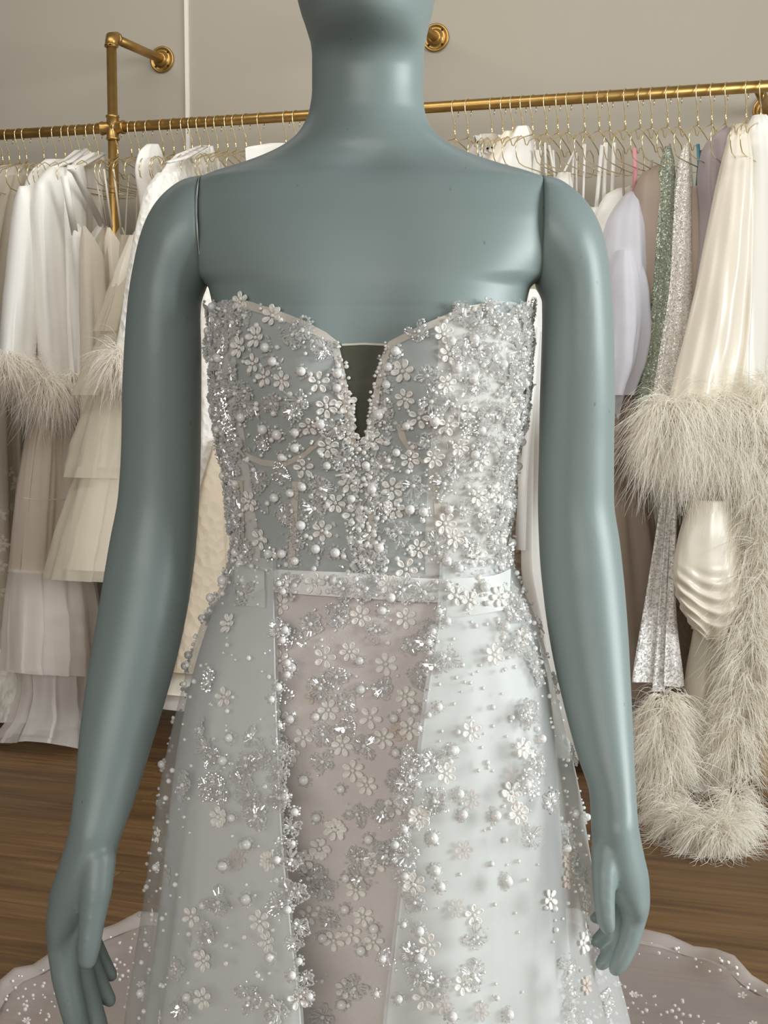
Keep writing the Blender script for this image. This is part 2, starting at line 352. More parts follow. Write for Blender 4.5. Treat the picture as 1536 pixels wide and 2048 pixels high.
# ------------------------------------------------------------------ clothes on the rail
HD = Vector((math.sin(HA), math.cos(HA), 0)); HM = Vector((-math.cos(HA), math.sin(HA), 0))      # N, HM point away from the camera
class Plane:                                            # vertical plane a garment hangs in, turned ang from straight back
    def __init__(s, hook, off=0.0, ang=None):
        ang = R(ang) if ang is not None else (HA if hook < 800 else R(58.0))
        s.D = Vector((math.sin(ang), math.cos(ang), 0)); s.N = Vector((-math.cos(ang), math.sin(ang), 0)); s.o = rail_at(hook) + s.N*off
    def at(s, px, py):
        d = ray(px, py); t = (s.o-CAM).dot(s.N)/d.dot(s.N); p = CAM + d*t
        k = (p-RP).dot(NW) - (WALL_D-.03)                # never through the wall
        if k > 0: p = p - s.D*(k/s.D.dot(NW))
        return p
def cloth(pl, rows, folds=6, amp=.012, n=56, nrow=44, seed=0, top_close=True, vdip=0.0, hemw=0.0, swag=0.0):
    """rows: (py, px_near_edge, px_far_edge, half_thickness). A closed cloth tube hanging in the garment's plane."""
    pys = [r[0] for r in rows]; fl_ = pchip(pys, [r[1] for r in rows]); fr_ = pchip(pys, [r[2] for r in rows]); ft = pchip(pys, [r[3] for r in rows])
    rnd = random.Random(seed); ph = [rnd.uniform(0, 6.28) for _ in range(6)]
    m = MB(); out = []
    for i in range(nrow+1):
        k = i/nrow; row = []
        for j in range(n):
            f = 2*math.pi*j/n; py = lerp(pys[0], pys[-1], k)
            if vdip: py += vdip*max(0, 1-abs(math.cos(f)+.05)*1.25)*(1-k)**4
            A = pl.at(fl_(py), py); B = pl.at(fr_(py), py)
            Cc = (A+B)/2; H = (B-A)/2; th = ft(py); a = min(amp*(.25+.75*min(1, k*1.6)), th*.55+.002)
            fold = math.sin(folds*f+ph[0]+.8*math.sin(2.2*k+ph[1])) + .42*math.sin((folds*1.7-1)*f*1.0+ph[2]+2.6*k) + .2*math.sin((folds*3+1)*f+ph[4]-3.0*k)
            p = Cc + H*math.cos(f)*(1+.012*fold) + pl.N*(th*math.sin(f) + a*fold*abs(math.sin(f))**.5)
            p += pl.N*(.35*a*noise.noise(Vector((f*2.0+seed, k*7.0, seed*.37))))
            if swag: p += pl.N*(swag*math.sin((py + 46*math.cos(f)**2)*.22)*max(0, min(1, (k-.45)*4))*max(0, min(1, 8*(1-k))))
            if hemw and i > nrow-3: p.z += hemw*math.sin(3*f+ph[3])
            q_ = (p-RP).dot(NW) - (WALL_D-.012)
            if q_ > 0: p -= NW*q_
            p.z = max(p.z, .005); row.append(p)
        out.append(row)
    m.grid(out, True, 0, True, top_close and not vdip, False)
    return m
def ribbon(pl, pts, wpx, mb, th=.0025, off=0.0):
    """flat strap: pts (px,py) in the garment's plane, width in px"""
    d = (rail_at(768)-CAM).length/F; P3 = [pl.at(*p)+pl.N*off for p in pts]; rows = []
    for i, p in enumerate(P3):
        t = (P3[min(i+1, len(P3)-1)]-P3[max(i-1, 0)]).normalized(); b = pl.N.cross(t).normalized()
        wd = (wpx[i] if isinstance(wpx, (list, tuple)) else wpx)*d/2
        side = (Vector((1,0,0)) - t*t.x).normalized(); nrm = t.cross(side).normalized()
        rows.append([p-side*wd-nrm*th/2, p+side*wd-nrm*th/2, p+side*wd+nrm*th/2, p-side*wd+nrm*th/2])
    mb.grid(rows, True, 0, True, True, True); return mb
def feathers(pl, base, n, ln, spread, seed, w=.0011, tdepth=.06, grav=.30, up=.25, bias=0.0):
    """base: list of (px,py,radius_px) the clumps grow from; strands curl out and droop"""
    rnd = random.Random(seed); m = MB(); d = (rail_at(768)-CAM).length/F; Z = Vector((0,0,1)); Xv = Vector((1,0,0)); Yv = Vector((0,-1,0))
    for k in range(n):
        i = rnd.random()*(len(base)-1); a = base[int(i)]; b = base[min(int(i)+1, len(base)-1)]; t = i-int(i)
        px, py, rr = (lerp(a[q], b[q], t) for q in range(3))
        c0 = pl.at(px, py); ang = rnd.uniform(0, 6.28); tt = rnd.uniform(-.5, 1); r0 = rnd.random()**.5
        base_p = c0 + (Xv*math.cos(ang) + Z*math.sin(ang)*.7)*rr*d*r0 + Yv*tt*tdepth
        o = (Xv*(math.cos(ang)*(.35+.75*r0)+bias) + Z*(math.sin(ang)*.45+up) + Yv*(.25+.6*tt)).normalized()
        L0 = ln*rnd.uniform(.5, 1.3); gc = grav*rnd.uniform(.6, 1.5); cc = Vector((rnd.gauss(0,.12), rnd.gauss(0,.08), rnd.gauss(0,.04)))
        for s_ in range(rnd.randint(6, 11)):
            dv = (o + Vector((rnd.gauss(0,1), rnd.gauss(0,1), rnd.gauss(0,1)))*spread*.7).normalized()
            p = base_p + Vector((rnd.gauss(0,1), rnd.gauss(0,1), rnd.gauss(0,1)))*.004
            L1 = L0*rnd.uniform(.5, 1.1); st = L1/7; g = gc*rnd.uniform(.75, 1.35); cu = cc + Vector((rnd.gauss(0,.07), rnd.gauss(0,.06), rnd.gauss(0,.03)))
            side = dv.cross(Vector((rnd.gauss(0,1), rnd.gauss(0,1), rnd.gauss(0,1)))).normalized(); rows = []
            for q in range(8):
                ww = w*(1-q/8.5); rows.append([p-side*ww, p+side*ww])
                dv = (dv + Vector((0,0,-g)) + cu).normalized(); p = p + dv*st
                if p.z < .008: p = Vector((p.x, p.y, .008))
            m.grid(rows, False)
    return m
def garment(name, hook, label, cat='dress', group=None):
    p = rail_at(hook); return thing(name, (p.x, p.y, ZR-.1), label, cat, group)

# ---- left of the mannequin
pl = Plane(16); g = garment('lace_gown', 16, 'pale beige tulle gown with white lace motifs at the far left end of the rail')
lg = cloth(pl, [(345,-70,12,.03),(470,-80,22,.05),(800,-80,42,.06),(1100,-80,50,.08),(1410,-110,40,.10)], 8, .014, seed=1); lg.build('skirt', M['beige_tulle'], g)
cloth(pl, [(360,-60,8,.02),(800,-70,36,.04),(1390,-90,34,.07)], 6, .010, seed=2).build('lining', M['taupe'], g)
rl = random.Random(5); LT = BVHTree.FromPolygons([Vector(v) for v in lg.v], lg.f)
for k in range(34):                                     # leaf-shaped lace motifs sewn on, thicker towards the hem
    px, py = rl.uniform(-30, 46), 860 + 540*rl.random()**.6; d_ = ray(px, py).normalized(); h = LT.ray_cast(CAM, d_)
    if h[0] is None: continue
    n_ = h[1] if h[1].dot(d_) < 0 else -h[1]; e1 = n_.orthogonal().normalized(); e2 = n_.cross(e1); lf = MB(); c = h[0] + n_*.003
    for q in range(5):
        a = 6.28*q/5 + rl.random()*.5; u_ = e1*math.cos(a) + e2*math.sin(a); v_ = e2*math.cos(a) - e1*math.sin(a); L1 = rl.uniform(.018, .032)
        lf.add([c+u_*.003, c+u_*L1*.5+v_*L1*.28, c+u_*L1, c+u_*L1*.5-v_*L1*.28, c+u_*L1*.5+n_*.003], [(0,1,4),(1,2,4),(2,3,4),(3,0,4)])
    lf.build('lace_motif', M['white_lace'], g)
pl = Plane(51, .05); g = garment('white_blouse', 51, 'white sleeveless top hanging beside the far left lace gown', 'top')
cloth(pl, [(330,5,42,.02),(360,-14,60,.04),(500,-20,70,.04),(720,-10,70,.04)], 5, .01, seed=3).build('body', M['pale_tulle'], g)
cloth(pl, [(345,0,45,.015),(500,-14,62,.03),(710,-6,62,.03)], 5, .008, seed=4).build('lining', M['cream_satin'], g)
def robe(hook, label, body, sleeve_rows, cuff, seed, m='white_satin', fn=420, ln=.115, collar=None, lapel=None):
    pl = Plane(hook); g = garment('feather_cuff_robe', hook, label, 'robe')
    cloth(pl, body, 5, .010, seed=seed).build('body', M[m], g)
    ps = Plane(hook, -.035)
    s = cloth(ps, sleeve_rows, 3, .007, n=40, seed=seed+1).build('sleeve', M[m], g)
    if cuff:
        fo = feathers(ps, cuff, fn, ln, .34, seed+2, grav=.42, up=.02).build('feather_cuff', M['feather_white'], s); fo['kind'] = 'stuff'
    if collar:
        cm_ = MB()
        for c_, w_ in collar: ribbon(ps, c_, w_, cm_, .006)
        cm_.build('collar', M[m], g)
    return g
robe(129, 'white satin robe with feather cuff, nearest the left edge of the photo',
     [(318,92,150,.012),(345,62,165,.028),(380,52,170,.04),(450,78,165,.04),(740,92,150,.035)],
     [(372,40,92,.02),(400,35,88,.036),(470,27,83,.042),(560,18,73,.042),(650,9,67,.042),(722,5,62,.040)],
     [(8,722,14),(34,728,18),(56,735,14)], 20, fn=520, ln=.125)
robe(158, 'white satin robe with bright sleeve and full feather cuff, second from the left',
     [(300,150,182,.010),(318,128,192,.02),(340,100,195,.035),(400,100,190,.04),(600,112,180,.04),(755,118,165,.035)],
     [(335,98,140,.02),(370,74,134,.036),(430,68,126,.042),(520,72,126,.044),(620,77,130,.044),(700,83,133,.042),(762,90,135,.038)],
     [(88,765,14),(112,772,20),(140,776,14)], 30, fn=640, ln=.165,
     collar=[([(100,337),(140,322),(172,298)],[10,16,10])])
robe(179, 'narrow white satin robe squeezed behind the full feather cuff, third from the left',
     [(305,178,206,.010),(330,140,212,.02),(380,130,205,.03),(600,135,190,.04),(740,140,180,.04)],
     [(330,136,165,.018),(370,130,172,.03),(450,128,168,.034),(600,130,166,.036),(700,136,172,.036),(752,140,174,.034)],
     [(145,752,10),(172,760,12)], 40, fn=220, ln=.09,
     collar=[([(136,345),(165,330),(205,308)],[7,14,12])])
def slip(name, hook, label, straps, body, m, seed, wpx=3, vdip=0.0, folds=5, amp=.008, cat='dress', sm=None, off=0.0):
    pl = Plane(hook, off); g = garment(name, hook, label, cat)
    b_ = cloth(pl, body, folds, amp, seed=seed, vdip=vdip); b_.build('body', M[m], g)
    for s in straps:
        mm = MB(); ribbon(pl, s, wpx, mm); mm.build('strap', M[sm or m], g)
    return g
slip('satin_camisole', 234, 'white satin camisole with wide straps beside the robes', [[(140,338),(150,345),(205,452)],[(128,352),(150,470)]],
     [(448,150,208,.012),(480,146,206,.03),(600,160,204,.04),(760,165,205,.04)], 'white_satin', 50, wpx=14, vdip=60)
slip('sparkle_slip', 262, 'champagne slip dress with scattered sparkle and thin straps', [[(196,342),(214,450)],[(190,345),(210,455)]],
     [(452,165,216,.010),(475,165,218,.028),(520,165,220,.036),(700,170,222,.042),(900,172,226,.05)], 'champagne', 51, wpx=2.5, vdip=70)
slip('plain_slip', 277, 'ivory slip dress with two thin white straps in front of the pole', [[(208,338),(224,455)],[(227,338),(243,468)]],
     [(455,216,244,.01),(480,214,248,.03),(600,222,256,.04),(900,228,262,.05)], 'cream_satin', 52, wpx=4, vdip=50)
slip('sheer_slip', 297, 'sheer beige slip with long thin straps next to the tiered tulle gown', [[(258,350),(254,400),(250,478)],[(275,350),(272,480)],[(285,350),(284,470)]],
     [(470,243,292,.01),(500,240,300,.03),(700,240,300,.04),(1000,240,300,.05)], 'beige_tulle', 53, wpx=3)
# tiered tulle gown
pl = Plane(326, -.02); g = garment('tiered_tulle_gown', 326, 'beige tulle gown with stacked ruffled tiers beside the mannequin arm')
cloth(pl, [(470,262,300,.02),(560,232,290,.04),(800,200,285,.07),(1140,150,260,.10)], 7, .012, seed=60).build('lining', M['cream_satin'], g)
for k, (a, b, l0, l1, r0, r1, t0, t1) in enumerate([(462,662,272,201,300,280,.02,.06),(640,790,226,160,285,275,.04,.08),(765,955,200,145,280,268,.06,.10),(935,1160,172,112,272,255,.08,.12)]):
    cloth(Plane(326, -.02-.012*k), [(a,l0,r0,t0),(lerp(a,b,.5),lerp(l0,l1,.55),lerp(r0,r1,.5),lerp(t0,t1,.6)),(b,l1,r1,t1)], 9+k, .013, n=90, seed=61+k).build('tier', M['beige_tulle'], g)
# pale tulle gown pooling on the floor
pl = Plane(150, -.03); g = garment('pooling_tulle_gown', 150, 'blush tulle gown whose ruffled hem pools on the wood floor at left')
cloth(pl, [(345,138,160,.012),(420,125,168,.03),(560,112,170,.03),(760,80,165,.05),(1000,55,165,.07),(1340,40,175,.10)], 7, .012, seed=70).build('lining', M['mauve_tulle'], g)
cloth(pl, [(700,92,168,.05),(850,66,165,.07),(996,47,165,.09),(1146,32,170,.10)], 9, .014, n=90, seed=71).build('skirt', M['mauve_tulle'], g)
sm_ = MB(); ribbon(Plane(150, -.125), [(47,996),(80,1001),(110,999),(150,996)], 3, sm_, .002); sm_.build('seam', M['pale_tulle'], g)
cloth(Plane(150, -.045), [(1140,34,175,.10),(1230,27,180,.12),(1345,26,185,.13)], 13, .018, n=110, seed=72).build('ruffle', M['pale_tulle'], g)
cloth(Plane(150, -.04), [(1250,55,180,.10),(1380,58,185,.10),(1440,45,190,.12),(1484,22,190,.15)], 11, .024, n=110, seed=73, hemw=.01).build('hem_ruffle', M['pale_tulle'], g)
pl = Plane(86, .08); g = garment('lace_hem_gown', 86, 'white lace gown hem heaped on the floor at the left edge')
cloth(pl, [(350,20,60,.012),(420,-5,55,.03),(620,-30,34,.03),(1000,-40,34,.05),(1330,-50,46,.08)], 6, .012, seed=76).build('skirt', M['beige_tulle'], g)
cloth(pl, [(1290,-50,38,.07),(1350,-55,50,.10),(1400,-65,62,.12),(1432,-75,66,.13)], 9, .02, seed=75, hemw=.012).build('hem', M['white_lace'], g)
# lace robe next to the arm
pl = Plane(418); g = garment('embroidered_robe', 418, 'white embroidered organza robe with feather cuff behind the mannequin shoulder', 'robe')
cloth(pl, [(292,395,425,.012),(310,352,430,.022),(340,328,450,.04),(420,295,470,.055),(700,285,470,.06),(1000,290,465,.06)], 6, .010, seed=80).build('body', M['white_lace'], g)
ps = Plane(418, -.04)
s_ = cloth(ps, [(345,318,360,.02),(380,298,352,.036),(460,280,340,.042),(560,263,325,.046),(660,248,310,.046),(745,236,300,.044)], 4, .008, seed=81).build('sleeve', M['white_lace'], g)
feathers(ps, [(238,715,14),(262,735,24),(300,750,20)], 420, .13, .36, 82, grav=.38).build('feather_cuff', M['feather_white'], s_)['kind'] = 'stuff'
cm_ = MB(); ribbon(ps, [(335,325),(370,315),(412,292)], [8,16,10], cm_, .006); cm_.build('collar', M['white_lace'], g)
pl = Plane(347); g = garment('satin_halter', 347, 'white satin halter top draped over a hanger left of the embroidered robe', 'top')
cloth(pl, [(288,294,316,.008),(305,278,322,.018),(340,272,330,.03),(430,285,335,.035),(600,270,330,.04)], 4, .007, seed=85).build('body', M['white_satin'], g)
pl = Plane(592); g = garment('white_bandeau', 592, 'white satin bandeau top folded over a hanger behind the mannequin neck', 'top')
cloth(pl, [(286,540,572,.008),(296,490,578,.014),(345,492,575,.02),(400,490,580,.03)], 4, .004, seed=86).build('body', M['white_satin'], g)
for hk, a in ((455, 425), (471, 445), (492, 462), (521, 480)):
    slip('strappy_slip', hk, {455:'white slip with strap over the shoulder-side hangers, left of its pair', 471:'ivory slip glimpsed just above the mannequin shoulder seam', 492:'white lace sleeved top seen between the mannequin arm and bodice', 521:'beige lace skirt seen between the mannequin arm and gown hip'}[hk],
         [[(a-10,345),(a-4,470)],[(a+8,350),(a+10,470)]] if hk != 521 else [[(470,330),(440,890)],[(500,335),(468,890)]],
         {455:[(470,395,450,.02),(700,395,452,.04),(870,398,455,.04)], 471:[(470,405,462,.02),(700,402,470,.04),(860,404,468,.04)],
          492:[(470,412,470,.02),(600,404,470,.045),(850,402,472,.05),(1002,401,466,.05)], 521:[(880,430,480,.02),(1000,402,485,.05),(1150,385,490,.07),(1345,350,470,.09)]}[hk],
         {455:'cream_satin',471:'white_satin',492:'white_lace',521:'beige_lace'}[hk], 90+hk, wpx=3, sm='white_satin', folds=5, amp=.009,
         cat={455:'dress',471:'dress',492:'top',521:'skirt'}[hk])
pl = Plane(572, .12); g = garment('cream_underskirt', 572, 'cream satin underskirt with a pale tulle hem low beside the gown hip', 'skirt')
cloth(pl, [(340,530,560,.012),(420,500,570,.03),(640,445,530,.03),(1000,425,510,.05),(1200,395,500,.06),(1390,340,480,.08)], 6, .012, seed=97).build('body', M['cream_satin'], g)
cloth(pl, [(1200,390,500,.07),(1420,338,480,.10)], 8, .014, seed=98).build('tulle_hem', M['pale_tulle'], g)

# ---- straight behind the mannequin
for k, px in enumerate((624, 652, 678, 706, 738, 790, 818, 842)):
    o = link('wire_hanger', hanger_me); o.matrix_local = Matrix.Translation(rail_at(px)) @ Matrix.Rotation(-HA + R(random.uniform(-4, 4)), 4, 'Z')
    tag(o, 'thin gold wire hanger on the rail straight behind the mannequin', 'hanger', 'wire hangers behind the mannequin')
    g = garment('long_gown', px, 'long pale gown on the rail straight behind the mannequin', 'dress', 'gowns behind the mannequin')
    w_ = 62 - .05*(px-624); pl = Plane(px, 0, 28); mt = M[('white_satin','cream_satin','ivory_satin','white_lace','champagne')[k % 5]]
    cloth(pl, [(316,px-10,px+8,.010),(338,px-w_*.7,px+w_*.55,.025),(380,px-w_*.8,px+w_*.6,.04),(800,px-w_*.8,px+w_*.6,.05),(1330+(k*37) % 90,px-w_,px+w_*.8,.08)], 6, .010, seed=300+k).build('body', mt, g)
# ---- right of the mannequin
pl = Plane(984); g = garment('floral_tulle_top', 984, 'white tulle top with dark-centred fabric flowers just right of the mannequin neck', 'top')
cloth(pl, [(268,962,990,.012),(285,950,1000,.03),(320,930,1000,.05),(420,920,1010,.06)], 6, .010, seed=100).build('body', M['pale_tulle'], g)
rl = random.Random(8)
for k in range(9):
    c = Plane(984, -.04).at(rl.uniform(950, 1000), rl.uniform(272, 322)); lf = MB()
    for q in range(5):
        a = 6.28*q/5; e1 = HD*math.cos(a)*1.4 + Vector((0,0,math.sin(a))) - HM*.2; e2 = HD*-math.sin(a)*1.4 + Vector((0,0,math.cos(a)))
        lf.add([c+e1*.026, c+e1*.014+e2*.010-HM*.006, c, c+e1*.014-e2*.010-HM*.006], [(0,1,2,3)])
    lf.ball(c-HM*.004, .004, 0, 1); lf.build('fabric_flower', [M['white_satin'], M['gold_dark']], g)
pl = Plane(1046); g = garment('satin_blouse', 1046, 'white satin blouse with standing collar above the mannequin right shoulder', 'top')
cloth(pl, [(252,1034,1056,.01),(275,1022,1066,.02),(310,1000,1072,.035),(360,985,1075,.045),(500,980,1080,.05)], 4, .009, seed=101).build('body', M['white_satin'], g)
pl = Plane(1026); g = garment('ivory_wrap', 1026, 'ivory satin wrap with a pointed collar, just left of the standing-collar blouse', 'top')
cloth(pl, [(262,1008,1024,.008),(290,992,1030,.02),(330,975,1035,.03),(480,970,1040,.04)], 4, .008, seed=102).build('body', M['ivory_satin'], g)
lab = {1066:'ivory slip on thin ribbon straps, first beyond the satin blouse', 1093:'white satin slip with looped ribbon strap above the shoulder seam',
       1116:'champagne slip with doubled gold-toned straps over the shoulder cap', 1137:'white satin robe seen between the gown bodice and right arm',
       1170:'cream slip with a single long strap over the right shoulder', 1199:'white slip with broad satin straps, last before the draped ivory top'}
for hk, st, wp, mm in ((1066, [[(1072,305),(1076,420)],[(1078,300),(1082,420)]], 3, 'cream_satin'), (1093, [[(1090,285),(1094,420)],[(1106,300),(1114,420)],[(1098,290),(1122,420)]], 4, 'white_satin'),
                       (1116, [[(1150,300),(1124,352),(1120,420)],[(1147,305),(1143,420)],[(1153,305),(1153,440)]], 4, 'champagne'),
                       (1170, [[(1170,288),(1165,440)]], 4, 'cream_satin'), (1199, [[(1204,290),(1190,440)],[(1212,285),(1206,440)],[(1228,285),(1222,440)]], 7, 'white_satin')):
    slip('strappy_slip', hk, lab[hk], st, [(415,hk-16,hk+25,.02),(600,hk-20,hk+20,.03),(1000,hk-20,hk+25,.03)], mm, 110+hk, wpx=wp, sm='white_satin')
pl = Plane(1137); g = garment('satin_robe', 1137, lab[1137], 'robe')
cloth(pl, [(345,1118,1140,.012),(400,1100,1145,.03),(520,1084,1130,.03),(640,1068,1120,.02),(900,1054,1130,.03),(1120,1046,1140,.04),(1250,1064,1165,.06),(1400,1080,1180,.07),(1510,1096,1195,.08)], 5, .010, seed=115).build('body', M['white_satin'], g)
cm_ = cloth(Plane(1137, -.04), [(578,1058,1070,.006),(592,1050,1078,.016),(640,1044,1084,.02),(664,1040,1086,.02)], 2, .003, seed=116); cm_.build('cuff', M['white_satin'], g)
mm = MB(); ribbon(Plane(1137, -.06), [(1076,655),(1062,800),(1046,960),(1040,1100)], [9,12,16,20], mm); mm.build('tie', M['white_satin'], g)
slip('satin_sash_top', 1093, 'white satin sash end hanging just right of the gown waist', [[(1076,300),(1036,720)]], [(700,1008,1042,.01),(840,1010,1042,.014),(980,1014,1042,.016)], 'white_satin', 118, wpx=14, cat='sash')
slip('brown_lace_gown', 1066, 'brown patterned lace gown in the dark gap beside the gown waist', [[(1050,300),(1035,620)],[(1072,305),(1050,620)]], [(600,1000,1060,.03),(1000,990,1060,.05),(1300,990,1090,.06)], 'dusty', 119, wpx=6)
slip('ivory_draped_top', 1220, 'ivory satin cowl top draped low beside the mannequin shoulder cap', [[(1262,372),(1245,384)]], [(376,1236,1262,.012),(390,1212,1262,.03),(430,1195,1255,.04),(470,1190,1250,.045),(640,1180,1240,.05)], 'white_satin', 120, wpx=7, folds=3, cat='top')
slip('taupe_blouse', 1304, 'taupe crepe blouse behind the lavender tulle dress', [[(1304,320),(1300,350)]], [(330,1312,1326,.01),(352,1282,1330,.03),(400,1270,1330,.05),(470,1268,1325,.05),(900,1250,1310,.05)], 'taupe', 121, wpx=5, cat='top')
pl = Plane(1281); g = garment('lavender_tulle_dress', 1281, 'puffed lavender white tulle dress hung from a pink ribbon')
cloth(pl, [(382,1260,1282,.012),(400,1244,1292,.035),(450,1220,1304,.06),(540,1206,1308,.075),(640,1204,1304,.075),(720,1202,1292,.07),(780,1200,1275,.05),(840,1204,1256,.025)], 5, .016, n=80, seed=122).build('body', M['lavender'], g)
cloth(Plane(1281,-.05), [(500,1240,1268,.02),(560,1226,1285,.045),(640,1222,1292,.05),(720,1216,1282,.045),(790,1212,1262,.03)], 4, .012, n=60, seed=123).build('overlay', M['lavender'], g)
mm = MB(); ribbon(Plane(1281,-.01), [(1269,296),(1271,340),(1267,388)], [7,9,5], mm); mm.build('ribbon', M['pink'], g)
cloth(pl, [(770,1212,1275,.04),(850,1206,1272,.06),(930,1204,1276,.06)], 8, .012, seed=124).build('lace_skirt', M['dusty'], g)
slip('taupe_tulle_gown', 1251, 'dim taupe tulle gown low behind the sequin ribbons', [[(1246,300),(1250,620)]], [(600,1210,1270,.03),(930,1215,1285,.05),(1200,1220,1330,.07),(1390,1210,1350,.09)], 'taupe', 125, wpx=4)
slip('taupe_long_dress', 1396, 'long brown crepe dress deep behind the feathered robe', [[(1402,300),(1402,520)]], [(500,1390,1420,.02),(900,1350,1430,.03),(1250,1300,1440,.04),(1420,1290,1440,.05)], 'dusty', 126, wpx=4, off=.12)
slip('sage_sequin_dress', 1336, 'narrow sage green sequin dress next to the silver sequin one', [[(1340,288),(1336,300)]],
     [(292,1331,1341,.006),(330,1323,1346,.02),(430,1307,1346,.032),(560,1300,1342,.036),(700,1284,1330,.038),(830,1268,1320,.04),(950,1268,1315,.04)], 'sage_seq', 127, wpx=4, amp=.007)
slip('silver_sequin_dress', 1359, 'silver white sequin dress between the sage sequin dress and ivory robe', [[(1375,285),(1372,300)]],
     [(290,1369,1378,.006),(330,1358,1380,.02),(430,1343,1384,.034),(560,1332,1385,.040),(700,1314,1384,.044),(830,1296,1372,.046),(950,1292,1360,.045)], 'silver_seq', 128, wpx=4, amp=.006)
slip('beaded_corset', 1396, 'sheer beaded corset top with boning and a teal ribbon', [[(1396,288),(1398,330),(1394,376)]],
     [(372,1386,1408,.012),(420,1384,1412,.02),(520,1384,1412,.026),(640,1384,1402,.026)], 'taupe', 129, wpx=6, sm='teal', cat='top')
slip('mauve_wrap_top', 1452, 'mauve grey satin wrap top beside the ivory feathered robe', [[(1452,252),(1448,262)]],
     [(255,1448,1460,.008),(275,1424,1466,.024),(310,1409,1470,.04),(360,1405,1466,.045),(440,1412,1456,.04),(620,1400,1450,.04)], 'mauve_satin', 130, wpx=4, folds=4, amp=.012, cat='top')
pl = Plane(1493, 0, 72); g = garment('ivory_feather_robe', 1493, 'ivory satin robe with a huge ostrich feather cuff at the right', 'robe')
cloth(pl, [(248,1474,1502,.012),(262,1462,1512,.03),(320,1442,1525,.05),(420,1430,1535,.06),(560,1415,1545,.065),(900,1400,1550,.07),(1260,1390,1545,.08)], 3, .016, n=90, seed=140).build('body', M['ivory_satin'], g)
ps = Plane(1493, -.07, 72)
s_ = cloth(ps, [(262,1462,1496,.02),(330,1446,1502,.04),(430,1424,1502,.05),(560,1396,1498,.058),(680,1368,1490,.062),(770,1346,1476,.062),(860,1330,1470,.055)], 4, .016, n=90, seed=143).build('sleeve', M['ivory_satin'], g)
feathers(ps, [(1310,820,14),(1345,812,18),(1390,808,20),(1440,812,22),(1475,835,24)], 760, .20, .30, 142, w=.0012, grav=.42, up=.05).build('feather_cuff', M['feather'], s_)['kind'] = 'stuff'
feathers(ps, [(1315,860,22),(1350,880,26),(1390,890,28),(1440,900,30),(1470,900,24)], 760, .19, .30, 143, w=.0012, grav=.45, up=-.1).build('feather_cuff', M['feather'], s_)['kind'] = 'stuff'
pd = Plane(1493, -.10, 72)
cloth(pd, [(1000,1384,1455,.04),(1080,1356,1472,.05),(1150,1347,1478,.055),(1210,1360,1474,.05),(1258,1388,1452,.036),(1280,1412,1436,.012)], 3, .010, n=90, nrow=80, seed=144, swag=.008).build('sash_loop', M['ivory_satin'], g)
cloth(Plane(1493,-.02,72), [(1230,1395,1480,.05),(1400,1372,1490,.06),(1560,1370,1480,.06),(1640,1372,1470,.06)], 5, .014, seed=145).build('skirt', M['cream_satin'], g)
class FloorSpread:                                      # the trailing hem lies on the floor, drawn out towards the room
    D = Vector((1,0,0)); N = Vector((0,1,0))
    def at(s, px, py): return PZ(px, py, .045)
for bs, nn, sd, pp in (([(1500,800,24),(1505,900,30),(1510,1000,30),(1500,1120,34),(1490,1240,34)], 420, 150, Plane(1493, -.13, 72)), ([(1490,1250,34),(1500,1330,36),(1475,1430,34),(1462,1530,34)], 420, 151, Plane(1493, -.15, 72)),
                   ([(1335,1390,26),(1315,1450,30),(1330,1520,30),(1315,1575,28)], 400, 152, Plane(1493, -.16, 72)), ([(1318,1590,28),(1350,1635,30),(1400,1660,30),(1440,1672,28),(1462,1640,28),(1470,1585,28)], 620, 153, FloorSpread())):
    feathers(pp, bs, nn, .135, .40, sd, w=.0012, grav=.34, tdepth=.04, up=.05).build('feather_trim', M['feather'], g)['kind'] = 'stuff'
pl = Plane(1522, .0, 66); g = garment('white_feather_robe', 1522, 'bright white satin robe at the right edge with feather front trim', 'robe')
cloth(pl, [(230,1508,1530,.014),(245,1500,1545,.03),(330,1494,1560,.05),(500,1488,1580,.06),(760,1478,1590,.06),(1300,1470,1590,.08)], 5, .013, seed=160).build('body', M['white_satin'], g)
feathers(Plane(1522,-.10,66), [(1530,760,24),(1530,860,30),(1535,980,30),(1530,1150,34),(1525,1300,34)], 520, .13, .42, 161, w=.0012).build('feather_trim', M['feather'], g)['kind'] = 'stuff'
pl = Plane(1424, -.06, 75); g = garment('sequin_ribbons', 1424, 'three white sequin ribbon tails hanging below the feather cuff', 'ribbon')
for k, rr in enumerate(([(1000,1322,1334,.003),(1200,1290,1322,.006),(1345,1266,1312,.008),(1364,1264,1310,.008)], [(1000,1336,1346,.003),(1200,1318,1334,.006),(1382,1304,1330,.007)], [(1000,1344,1354,.003),(1200,1334,1352,.006),(1372,1326,1369,.008)])):
    cloth(Plane(1424, -.06-.02*k, 75), rr, 3, .003, n=30, seed=165+k).build('ribbon_tail', M['ribbon_seq'], g)
pl = Plane(1600, -.05); g = garment('tan_pleated_skirt', 1600, 'tan pleated skirt hem just inside the right edge of the photo', 'skirt')
cloth(pl, [(1300,1560,1620,.05),(1430,1530,1640,.08),(1540,1518,1650,.09),(1600,1530,1650,.07),(1618,1545,1640,.03)], 16, .010, n=140, seed=170).build('pleats', M['tan_pleat'], g)

# ------------------------------------------------------------------ mannequin
YM = 1.32; CB = 743.0
